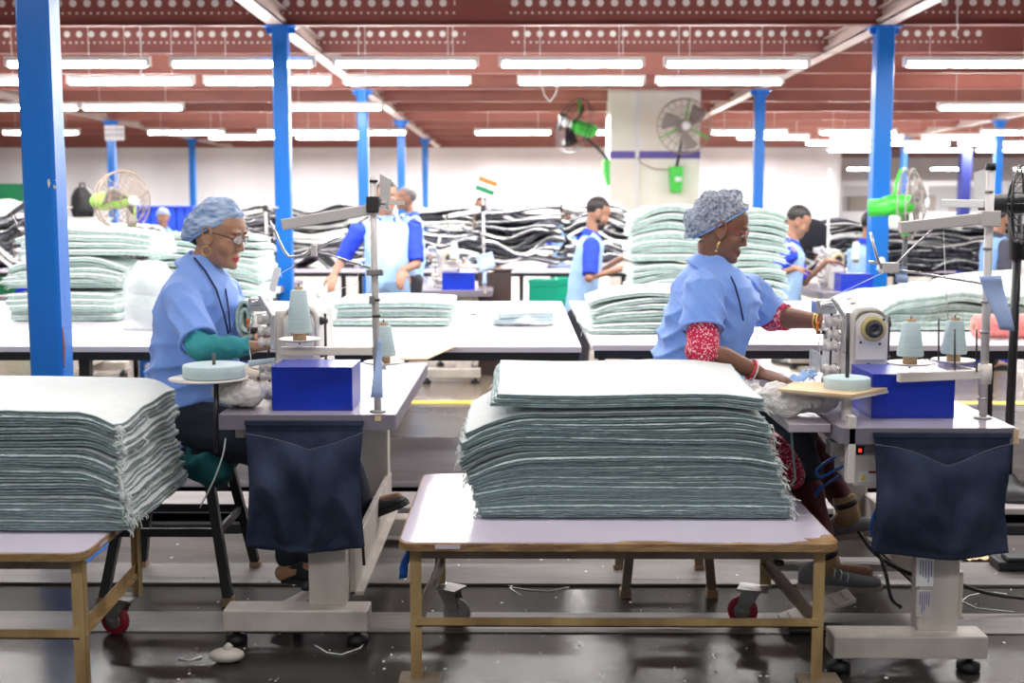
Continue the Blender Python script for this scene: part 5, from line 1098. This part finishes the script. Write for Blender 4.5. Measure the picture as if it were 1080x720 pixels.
def lips_post(X, mi=1):
    Xi = X.inverted()
    def post(me):
        for p in me.polygons:
            c = Xi @ p.center
            if c.x > .078 and abs(c.y) < .024-.25*abs(c.z+.072)*0 and -.0845 < c.z < -.0605 and abs(c.y)/.024+abs(c.z+.0725)/.0125 < 1.08: p.material_index = mi
    return post
def nails(*a): pass
# ================= left worker =================
YL0 = 4.36
def A(x, y, Y=YL0): return at(x, y, Y)
XH = Matrix.Translation(A(231, 246, 4.34)) @ Matrix.Rotation(radians(-13), 4, 'Z') @ Matrix.Rotation(radians(14), 4, 'Y')
W1 = thing('person', (A(195, 430).x, YL0, 0), 'woman in blue smock and teal undersleeves seated at the left machine', 'person')
rowsL = []
for y, xl, xr, hy in ((268, 199, 226, .060), (279, 192, 231, .085), (290, 182, 240, .135), (302, 175, 249, .175), (318, 168, 255, .185), (340, 164, 258, .172), (362, 161, 256, .160), (385, 158, 250, .156), (408, 156, 244, .165), (430, 152, 242, .182), (450, 148, 240, .195), (470, 150, 233, .198)):
    a, b_ = A(xl, y), A(xr, y); rowsL.append(((a.x+b_.x)/2, YL0, a.z, (b_.x-a.x)/2, hy))
rowsL = rowsL[::-1]
nS, nE, nW = at(190, 313, 4.20), at(212, 366, 4.03), at(266, 366, 4.10); fS, fE, fW = at(236, 308, 4.52), at(254, 352, 4.58), at(278, 352, 4.32)
b = MB(); head_mb(b, XH, .985)
nk = [A(214, 292), A(217, 275, 4.35), XH @ V((-.018, 0, -.055))]; b.tube(nk, [.062, .050, .052], 16)
b.loft(torso_rings(scale_rows(rowsL, .78)))
limb(b, [nS, nE, nW], [.046, .039, .024]); limb(b, [fS, fE, fW], [.046, .039, .024])
hand_mb(b, nW, (at(288, 363, 4.14)-nW), (-.1, -.35, 1), -1, ((30, 35, 25), (34, 38, 25), (38, 40, 25), (42, 42, 25)), .96)
hand_mb(b, fW, (at(291, 351, 4.24)-fW), (-.1, .3, 1), 1, ((25, 30, 20), (30, 35, 20), (34, 35, 20), (38, 38, 20)), .96)
hp = A(196, 466); kneeN = V((-.78, 4.20, .54)); kneeF = V((-.74, 4.50, .54)); ankN = V((-.77, 3.97, .20)); ankF = at(380, 533, 4.55)
for K, AN, yo in ((kneeN, ankN, -.09), (kneeF, ankF, .09)): limb(b, [V((hp.x, YL0+yo, .63)), K, AN], [.085, .055, .032])
ftN = at(322, 594, 3.93); ftF = at(420, 524, 4.52)
for AN, FT in ((ankN, V((-.64, 3.90, .19))), (ankF, ftF)): limb(b, [AN+V((-.03, 0, -.03)), AN.lerp(FT, .5)+V((0, 0, -.01)), FT], [.030, .028, .020])
union('body', b, ['skin_left', 'lips_left'], W1, .0042, 5, lips_post(XH))
s1 = MB(); s1.loft(torso_rings(rowsL)); s1.tube([nS+V((-.01, .06, .02)), nS, nS.lerp(nE, .5), nS.lerp(nE, .88)], [.06, .074, .070, .064], 18); s1.tube([fS+V((-.01, -.06, .01)), fS, fS.lerp(fE, .5), fS.lerp(fE, .95)], [.06, .070, .064, .058], 18)
s1.loft([[(c.x+w*cos(a), c.y+.10*sin(a), c.z+h*sin(a)*.3) for a in [2*pi*i/12 for i in range(12)]] for c, w, h in ((A(165, 432, 4.48), .05, .1), (A(148, 438, 4.52), .05, .05), (A(134, 441, 4.55), .02, .03))])  # shirt tail over the stool
s1.ell(A(240, 440), (.10, .17, .075)); s1.tube([A(232, 452, 4.28), A(262, 448, 4.26)], [.085, .06], 12)
union('smock', s1, 'smock', W1, .0065, 4, wrinkle(.009, (7, 7, 4), 1.0, ((nE.lerp(nS, .35), (.75, .2, .6), .045, .008, .15), (A(165, 410), (-.35, 0, 1), .075, .012, .30), (A(225, 335), (.8, .2, -.6), .055, .009, .2), (A(205, 450), (.9, 0, -.4), .07, .012, .22), (A(178, 345), (.9, 0, .4), .06, .007, .16))))
XC = Matrix.Translation(A(213, 290, 4.355)) @ Matrix.Rotation(radians(-12), 4, 'Z') @ Matrix.Rotation(radians(22), 4, 'Y')
collar(XC, 'collar', 'smock', W1, .060, 48, .055, .035)
us = MB(); us.tube([nS.lerp(nE, .75), nE, nE.lerp(nW, .55), nE.lerp(nW, .93)], [.050, .050, .040, .034], 16); us.ell(nE, .051); union('undersleeve', us, 'teal', W1, .005, 3, wrinkle(.004, (30, 14, 14), 3.0))
us = MB(); us.tube([fS.lerp(fE, .85), fE, fE.lerp(fW, .8)], [.046, .046, .033], 16); union('undersleeve', us, 'teal', W1, .005, 3, wrinkle(.003, (30, 14, 14), 3.0))
sk = MB(); sk.loft(torso_rings([(A(205, 1).x, YL0, .44, .10, .17), (A(203, 1).x, YL0, .50, .13, .19), (A(200, 1).x, YL0, .60, .14, .19)])); sk.tube([V((-1.12, 4.25, .50)), V((-1.06, 4.22, .42))], [.10, .05], 14); union('kameez', sk, 'teal_dark', W1, .007, 4, wrinkle(.006, (14, 14, 4), 5.0))
tr_ = MB()
for K, AN, yo in ((kneeN, ankN, -.09), (kneeF, ankF, .09)): limb(tr_, [V((hp.x+.0, YL0+yo, .625)), K, K.lerp(AN, .6), K.lerp(AN, .9)], [.115, .085, .075, .062])
union('trousers', tr_, 'pants_dark', W1, .007, 4, wrinkle(.006, (10, 10, 5), 9.0))
hr = MB().ell(XH @ V((-.024, 0, .03)), (.083, .076, .078), XH, 20, 14).ell(XH @ V((-.070, 0, -.025)), (.040, .05, .040), XH); union('hair', hr, 'hair', W1, .005, 2)
cap_mesh(XH, (-.016, 0, .020), (.113, .088, .100), radians(-39), .13, 1.7, 'cap_band', 'hair_cap', 'cap_left', W1, -6)
glasses(XH, 1, W1, 'frame_dark'); eyes(XH, .985, W1)
for k in (1, -1): part('earring', MB().tube([XH @ V((.006+.017*cos(a), k*.083, -.060+.017*sin(a))) for a in [2*pi*i/20 for i in range(20)]], .0016, 6, 0, True), 'gold', W1)
lan = [A(205, 272, 4.29), at(216, 285, 4.24), at(228, 305, 4.21), at(236, 330, 4.20), at(241, 352, 4.20)]; part('lanyard', MB().tube(lan, .004, 6), 'lanyard', W1); part('lanyard', MB().tube([at(230, 288, 4.36), at(238, 305, 4.27), at(241, 325, 4.24), at(243, 350, 4.20)], .003, 6), 'lanyard', W1)
part('necklace', MB().tube([A(222, 288, 4.33), A(231, 299, 4.31), A(236, 305, 4.34)], .003, 6), 'gold', W1)
def shoe(P, Q, w, h, m, parent, soles='sole'):
    P, Q = V(P), V(Q); d = (Q-P); L_ = d.length; d.normalize(); s = V((-d.y, d.x, 0)).normalized(); n = s.cross(d)*-1; n = n if n.z > 0 else -n
    def ring(t, ww, hh, z0=0): return [P+d*L_*t+s*ww*cos(a)+n*(z0+hh*(max(0, sin(a))**.8 if sin(a) > 0 else -.0)) for a in [2*pi*i/20 for i in range(20)]]
    rr = [(0, w*.35, h*.55), (.04, w*.6, h*.9), (.18, w*.72, h*1.15), (.35, w*.7, h*1.05), (.55, w*.85, h*.75), (.78, w*.95, h*.52), (.93, w*.75, h*.4), (1.0, w*.3, h*.25)]
    o = part('shoe', MB().loft([ring(*r) for r in rr]), m, parent)
    part('sole', MB().loft([[P+d*L_*t+s*ww*1.05*k-n*z for k, z in ((-1, 0), (1, 0), (1, .02), (-1, .02))] for t, ww in ((-.02, w*.35), (.04, w*.62), (.3, w*.72), (.7, w*.95), (.93, w*.75), (1.02, w*.35))], smooth=False), soles, o, .003)
    return o
shoe(V((-.80, 3.98, .158)), V((-.615, 3.89, .172)), .045, .05, 'shoe_black', W1, 'shoe_black'); shoe(at(382, 545, 4.54), at(428, 527, 4.50), .045, .05, 'shoe_black', W1, 'shoe_black')
def hemring(P, d, r, m, parent, name='sleeve_hem'): s_, t_, d_ = frame_for(d); return part(name, MB().tube([P+s_*r*cos(a)+t_*r*sin(a) for a in [2*pi*i/26 for i in range(26)]], .006, 8, 0, True), m, parent)
hemring(nS.lerp(nE, .875), nE-nS, .063, 'smock', W1)
# the rolled towel she feeds into the machine
rt = at(262, 338, 4.30); rb = MB()
def spiral(u, v):
    a = u*3.6*pi; r = .020+.036*u; return V((rt.x+r*cos(a)*.62, rt.y-.05+.16*v+.006*sin(9*u), rt.z+.012+r*sin(a)*1.28))
rb.sheet(spiral, 46, 6, .014, 0, 1); t = single('rolled_towel', rb, ['towel_mint_soft', 'towel_cream'], (rt.x, rt.y, rt.z-.06), 'small mint towel rolled up in the left worker\'s hands by the machine', 'towel')
single('tape_strip', MB().sheet(lambda u, v: at(262+28*u, 380-3*u+7*v*(1-.3*u), 3.98-.12*(1-u)), 8, 3, .002), 'cone', at(262, 384, 3.9), 'pale grey-blue tape running from the left roll towards the machine', 'tape')
# ================= right worker =================
YR0 = 4.47
def B_(x, y, Y=YR0): return at(x, y, Y)
XH = Matrix.Translation(B_(761, 240, 4.45)) @ Matrix.Rotation(radians(-6), 4, 'Z') @ Matrix.Rotation(radians(17), 4, 'Y')
W2 = thing('person', (B_(745, 430).x, YR0, 0), 'woman in blue smock and printed pink sleeves seated at the right machine', 'person')
rowsR = []
for y, xl, xr, hy in ((266, 736, 762, .060), (278, 730, 772, .085), (288, 720, 784, .135), (300, 711, 797, .175), (316, 703, 803, .185), (336, 697, 800, .175), (358, 692, 790, .165), (382, 688, 782, .165), (410, 685, 782, .175), (440, 684, 784, .190), (465, 686, 782, .195)):
    a, b_ = B_(xl, y), B_(xr, y); rowsR.append(((a.x+b_.x)/2, YR0, a.z, (b_.x-a.x)/2, hy))
rowsR = rowsR[::-1]
nS, nE, nW = at(741, 306, 4.29), at(741, 368, 4.19), at(800, 393, 4.22); fS, fE, fW = at(786, 306, 4.63), at(814, 333, 4.66), at(868, 339, 4.47)
b = MB(); head_mb(b, XH, .985, jaw=1.06)
b.tube([B_(748, 296), B_(751, 272, 4.46), XH @ V((-.018, 0, -.055))], [.062, .052, .054], 16); b.loft(torso_rings(scale_rows(rowsR, .78)))
limb(b, [nS, nE, nE.lerp(nW, .35), nW], [.050, .046, .042, .026]); limb(b, [fS, fE, fE.lerp(fW, .4), fW], [.050, .044, .041, .027])
hand_mb(b, nW, (at(826, 401, 4.20)-nW), (.3, -.35, 1), -1, ((12, 16, 12), (16, 20, 14), (22, 22, 16), (30, 26, 18)), 1.0, 5)
hand_mb(b, fW, (at(892, 343, 4.50)-fW), (0, -.4, 1), 1, ((20, 25, 15),), .96)
hp = V((B_(740, 466).x, YR0, .63)); kN = V((.98, 4.36, .56)); kF = V((1.04, 4.58, .58)); aN = at(872, 590, 4.06); aF = at(893, 536, 4.30)
for K, AN, yo in ((kN, aN, -.09), (kF, aF, .09)): limb(b, [hp+V((0, yo, 0)), K, AN], [.085, .055, .034])
for AN, FT in ((aN, aN+V((.13, -.03, -.035))), (aF, aF+V((.10, -.04, -.08)))): limb(b, [AN+V((-.02, 0, -.04)), FT], [.032, .022])
union('body', b, ['skin_right', 'lips_right'], W2, .0042, 5, lips_post(XH))
s1 = MB(); s1.loft(torso_rings(rowsR)); s1.tube([nS+V((-.0, .06, .02)), nS, nS.lerp(nE, .4), nS.lerp(nE, .66)], [.06, .080, .078, .074], 18); s1.tube([fS+V((-.02, -.06, .0)), fS, fS.lerp(fE, .45), fS.lerp(fE, .85)], [.06, .078, .076, .070], 18)
union('smock', s1, 'smock', W2, .0065, 4, wrinkle(.009, (7, 7, 4), 4.0, ((nS.lerp(nE, .3), (.8, 0, .6), .05, .009, .17), (B_(700, 370), (-.3, 0, 1), .07, .011, .28), (B_(775, 330), (.95, 0, -.3), .055, .010, .2), (B_(800, 320), (.6, 0, .8), .05, .008, .16), (B_(715, 320), (.8, 0, -.6), .06, .007, .16))))
XC = Matrix.Translation(B_(749, 290, 4.465)) @ Matrix.Rotation(radians(-8), 4, 'Z') @ Matrix.Rotation(radians(22), 4, 'Y')
collar(XC, 'collar', 'smock', W2, .060, 48, .055, .035)
us = MB(); us.tube([nS.lerp(nE, .58), nE, nE.lerp(nW, .12)], [.054, .062, .054], 18); us.ell(nE, .063); union('undersleeve', us, 'print_pink', W2, .005, 3, wrinkle(.003, (20, 20, 20), 3.0))
us = MB(); us.tube([fS.lerp(fE, .72), fE, fE.lerp(fW, .30)], [.060, .060, .054], 18); us.ell(fE, .060); union('undersleeve', us, 'print_pink', W2, .005, 3, wrinkle(.003, (20, 20, 20), 3.0))
tr_ = MB(); limb(tr_, [hp+V((.02, -.09, .0)), kN, kN.lerp(aN, .3)], [.115, .10, .085]); tr_.ell(V((.93, 4.28, .47)), (.10, .09, .16)); limb(tr_, [V((.86, 4.28, .52)), at(848, 515, 4.25)], [.10, .05])
union('skirt', tr_, 'pants_dark', W2, .007, 4, wrinkle(.008, (10, 10, 5), 9.0))
tr_ = MB(); limb(tr_, [hp+V((.02, .09, 0)), kF, kF.lerp(aF, .55), kF.lerp(aF, .93)], [.10, .075, .055, .04]); limb(tr_, [kN+V((0, 0, -.05)), kN.lerp(aN, .5), kN.lerp(aN, .9)], [.07, .06, .045]); union('leggings', tr_, 'maroon', W2, .007, 4, wrinkle(.005, (14, 14, 8), 2.0))
tr_ = MB(); limb(tr_, [at(818, 470, 4.14), at(832, 500, 4.14)], [.05, .055]); union('scarf_end', tr_, 'print_pink', W2, .007, 3, wrinkle(.01, (16, 16, 6), 6.0))
for a_, k_ in ((aF, 1), (aN, 1)):
    so = part('sock', MB().tube([a_+V((-.012, 0, .045)), a_+V((0, 0, 0)), a_+V((.012, 0, -.05))], [.041, .042, .044], 14), 'sock', W2); part('sock_band', MB().tube([a_+V((-.010, 0, .030)), a_+V((-.003, 0, .012))], .0435, 14), 'black', so)
shoe(aF+V((-.055, .02, -.105)), aF+V((.13, -.05, -.045)), .047, .06, 'shoe_grey', W2); shoe(aN+V((-.09, .02, -.082)), aN+V((.17, -.06, -.068)), .050, .065, 'shoe_grey', W2)
sl_ = W2.children[-1]
for k in range(5): q = aN+V((.015+.022*k, -.055-.003*k, -.022-.008*k)); part('lace', MB().tube([q+V((-.006, -.01, -.02)), q, q+V((.0, .03, .008))], .0025, 5), 'cone', sl_)
hr = MB().ell(XH @ V((-.024, 0, .030)), (.084, .078, .078), XH, 20, 14).ell(XH @ V((-.070, 0, -.022)), (.040, .05, .040), XH); union('hair', hr, 'hair', W2, .005, 2)
cap_mesh(XH, (-.012, 0, .022), (.120, .090, .108), radians(-46), .24, 5.2, 'cap_band', 'hair_cap', 'cap_right', W2, -5)
glasses(XH, 1, W2, 'frame_red'); eyes(XH, .985, W2)
for k in (1, -1): part('earring', MB().tube([XH @ V((.004, k*.084, -.045)), XH @ V((.003, k*.086, -.06)), XH @ V((.003, k*.086, -.078))], [.003, .0055, .003], 8).ell(XH @ V((.003, k*.086, -.086)), .0045), 'gold', W2)
def ringaround(P, d, r, tr, m, parent, name): s_, t_, d_ = frame_for(d); return part(name, MB().tube([P+s_*r*cos(a)+t_*r*sin(a) for a in [2*pi*i/22 for i in range(22)]], tr, 6, 0, True), m, parent)
dd = (nW-nE).normalized(); ringaround(nW-dd*.030, dd, .034, .0042, 'bangle_red', W2, 'bangle'); ringaround(nW-dd*.019, dd+V((.2, 0, 0)), .034, .0038, 'bangle_white', W2, 'bangle')
dd = (fW-fE).normalized(); ringaround(fW-dd*.02, dd, .033, .0045, 'gold', W2, 'bangle'); ringaround(fW-dd*.008, dd+V((.0, .1, .1)), .033, .004, 'gold', W2, 'bangle')
part('lanyard', MB().tube([at(768, 286, 4.38), at(775, 300, 4.30), at(780, 318, 4.285), at(784, 338, 4.28)], .0035, 6), 'lanyard', W2)
hemring(nS.lerp(nE, .65), nE-nS, .073, 'smock', W2); hemring(fS.lerp(fE, .84), fE-fS, .069, 'smock', W2)
c_ = at(830, 400, 4.2)
single('cut_scrap', MB().sheet(lambda u, v: (c_.x+.02+.10*u, 4.24+.10*v, c_.z-.02+.03*noise.noise(V((u*5, v*5, 1)))+.03*u), 12, 8, .002), 'smock_pale', (c_.x, 4.24, c_.z-.03), 'pale blue crumpled trimmings at the right worker\'s fingertips', 'trimmings')
single('plastic_wrap', MB().sheet(lambda u, v: (c_.x+.10+.08*u, 4.30+.04*sin(5*u), c_.z-.04+.14*v*(1-.3*u)+.01*noise.noise(V((u*6, v*6, 4)))), 12, 10, .002), 'plastic', (c_.x+.1, 4.3, c_.z-.04), 'clear plastic film bunched left of the right machine', 'plastic film')
single('hanging_ribbon', MB().tube([at(838, 425, 3.9), at(834, 445, 3.9), at(836, 475, 3.9), at(839, 505, 3.9), at(834, 512, 3.9)], .004, 6), 'cone', at(838, 425, 3.9), 'pale ribbon hanging below the plywood plate', 'ribbon')
# ================= people farther back =================
def man(px, py, Y, yaw, label, hands, shirt='smock_pale', sleeve='royal', legs='trouser', seated=0.0, lean=0.0, hair='hair', beard=False, cap=False, hz=None, lower=True, hpitch=12, skin='skin_man', collar_m='royal', belly=0.0, bun=False, shoulder=.20, headyaw=None):
    """px, py: centre of the head; yaw: way the chest faces (0 = +x); hands: wrist and fingertip targets in world space (or None)"""
    H = at(px, py, Y); t = thing('person', (H.x, Y, 0), label, 'person'); R = Matrix.Rotation(yaw, 4, 'Z'); hy_ = yaw if headyaw is None else headyaw
    X = Matrix.Translation(H) @ Matrix.Rotation(hy_, 4, 'Z') @ Matrix.Rotation(radians(hpitch), 4, 'Y')
    f = R.to_3x3() @ V((1, 0, 0)); s = R.to_3x3() @ V((0, 1, 0)); nb = H-f*.05+V((0, 0, -.17))
    def C(dz, fx=0, sx=0): return V((nb.x, nb.y, nb.z))+V((0, 0, dz))+f*(fx-lean*(-dz))+s*sx
    prof = [(-.66, .115, .165), (-.56, .12+belly*.3, .17), (-.45, .12+belly, .16), (-.32, .12+belly*.8, .165), (-.2, .12+belly*.3, .18), (-.1, .115, .19), (-.04, .09, .165), (.0, .065, .09), (.03, .055, .058)]
    def rings(k, lo=-.7): return [[C(dz)+f*hf*k*cos(a)+s*hs*k*sin(a)+f*(belly*.4 if -.6 < dz < -.15 else 0) for a in [2*pi*j/20 for j in range(20)]] for dz, hf, hs in prof if dz >= lo]
    b = MB(); head_mb(b, X, .98); b.tube([C(-.03), C(.03), X @ V((-.02, 0, -.05))], [.065, .052, .05], 12); b.loft(rings(.8))
    hip = C(-.64); ft = []
    sh = [C(-.075, 0, -shoulder*.9), C(-.075, 0, shoulder*.9)]; el = []
    for i, hnd in enumerate(hands):
        if hnd is None: hnd = (C(-.62, .12, (-1, 1)[i]*.24), C(-.70, .16, (-1, 1)[i]*.22))
        w, tip = V(hnd[0]), V(hnd[1]); m_ = sh[i].lerp(w, .5); L2 = .27; D = (w-sh[i]).length/2; off = sqrt(max(.0, L2*L2-D*D)); dn = V((0, 0, -1))+s*(-1, 1)[i]*.5-f*.35; ax = (w-sh[i]).normalized(); dn = (dn-ax*dn.dot(ax)).normalized(); e = m_+dn*off; el.append((e, w))
        limb(b, [sh[i], e, w], [.046, .038, .025], 12); hand_mb(b, w, tip-w, V((0, 0, 1)) if abs((tip-w).normalized().z) < .8 else -s*(-1, 1)[i]*-1, (-1, 1)[i]*-1, ((15, 20, 15),), 1.0)
    for sd in (-1, 1):
        hj = hip+s*sd*.09
        if seated: k_ = hj+f*.40+V((0, 0, -.02)); a_ = V((k_.x, k_.y, .09))+f*.05
        else: a_ = V((hj.x, hj.y, .09))+f*.02*sd; k_ = hj.lerp(a_, .5)+f*.02
        limb(b, [hj, k_, a_], [.085, .06, .04], 12); limb(b, [a_+V((0, 0, -.04)), a_+f*.15+V((0, 0, -.055))], [.038, .025], 10); ft.append((hj, k_, a_))
    union('body', b, [skin], t, .008, 3)
    sb = MB(); sb.loft(rings(1.0, -.7)); union('shirt', sb, shirt, t, .010, 3, wrinkle(.008, (9, 9, 5), px*.1))
    for i, (e, w) in enumerate(el):
        q = MB(); q.tube([sh[i]-s*(-1, 1)[i]*.05+V((0, 0, .01)), sh[i], sh[i].lerp(e, .5), sh[i].lerp(e, .92)], [.055, .070, .066, .062], 14); union('sleeve', q, sleeve, t, .009, 3, wrinkle(.005, (12, 12, 9), px*.2))
    Xc = Matrix.Translation(C(-.015)) @ R @ Matrix.Rotation(radians(12), 4, 'Y'); collar(Xc, 'collar', collar_m, t, .060, 40, .045, .03)
    q = MB()
    for hj, k_, a_ in ft: limb(q, [hj, k_, a_], [.10, .078, .06], 12)
    union('trousers', q, legs, t, .012, 3)
    for hj, k_, a_ in ft: shoe(a_-f*.06+V((0, 0, -.07)), a_+f*.19+V((0, 0, -.07)), .045, .06, 'shoe_black', t, 'shoe_black')
    eyes(X, .98, t)
    if cap:
        cap_mesh(X, (-.014, 0, .03), (.112, .090, .095), radians(-28), .08, 2.0, 'cap_band', 'hair_cap', 'cap_left', t, -12)
    else:
        hb = MB().ell(X @ V((-.014, 0, .034)), (.099, .083, .090), X, 20, 14)
        if bun: hb.ell(X @ V((-.05, 0, .13)), .045)
        def cut(me):
            Xi = X.inverted(); bm = bmesh.new(); bm.from_mesh(me); kill = [v for v in bm.verts if (lambda p: p.x > .02 and p.z < .062+(p.x-.02)*.15 or p.z < -.045 or (p.x > -.005 and p.z < .02))(Xi @ v.co)]; bmesh.ops.delete(bm, geom=kill, context='VERTS'); bm.to_mesh(me); bm.free()
        union('hair', hb, hair, t, .006, 1, cut)
    if beard: union('beard', MB().ell(X @ V((.052, 0, -.088)), (.043, .054, .036), X).ell(X @ V((.02, 0, -.06)), (.04, .068, .03), X), 'hair', t, .005, 2)
    return t
g = lambda x, y, Y: at(x, y, Y)
man(408, 207, 8.95, radians(-75), 'standing man with royal blue sleeves, face hidden behind the left thread stand', ((g(352, 290, 8.7), g(349, 302, 8.6)), (g(424, 285, 8.7), g(421, 303, 8.6))), belly=.07, hpitch=5, shoulder=.23)
man(428, 209, 13.0-.9, radians(-160), 'moustached standing man with royal blue collar far behind the left thread stand, looking left', (None, None), hair='hair_grey', hpitch=-5, belly=.04)
man(631, 224, 9.5, 0.0, 'bearded man in pale blue shirt bending over black mats in the back', ((g(655, 283, 9.3), g(668, 286, 9.3)), (g(655, 272, 9.65), g(668, 271, 9.65))), beard=True, hpitch=22, lean=.16)
man(842, 233, 9.5, radians(-10), 'dark-haired man with bright blue sleeves working at the distant machine right of centre', ((g(838, 283, 9.2), g(848, 284, 9.2)), (g(872, 275, 9.5), g(886, 276, 9.5))), seated=1, hpitch=28, lean=.1)
man(1059, 229, 10.6, radians(5), 'bearded man in blue shirt with dark grey sleeves at the right edge', ((g(1085, 290, 10.4), g(1095, 291, 10.4)), (g(1085, 285, 10.8), g(1095, 285, 10.8))), shirt='hoodie', sleeve='charcoal', collar_m='charcoal', beard=True, hpitch=15, lean=.05)
man(1070, 219, 15.5, radians(20), 'person with hair in a bun behind the bearded man at the right edge', (None, None), bun=True)
man(172, 229, 16.4, radians(-80), 'woman with a blue hair cap facing forward beside the blue crates at the left', (None, None), cap=True, shirt='hoodie', sleeve='hoodie', collar_m='smock', hpitch=5, skin='skin_man')
man(508, 217, 15.6, radians(-100), 'person whose dark-haired head shows above the pile right of the flag', (None, None), hpitch=0)
man(597, 222, 15.6, radians(70), 'person whose black hair shows just above the pile left of the bearded man', (None, None), hpitch=10)
man(920, 237, 10.8, radians(15), 'person in light blue half hidden by the tall right-hand blue column', (None, None), shirt='smock_pale', sleeve='smock_pale', seated=1, lean=.15)
bpy.data.scenes.remove(_tmp)
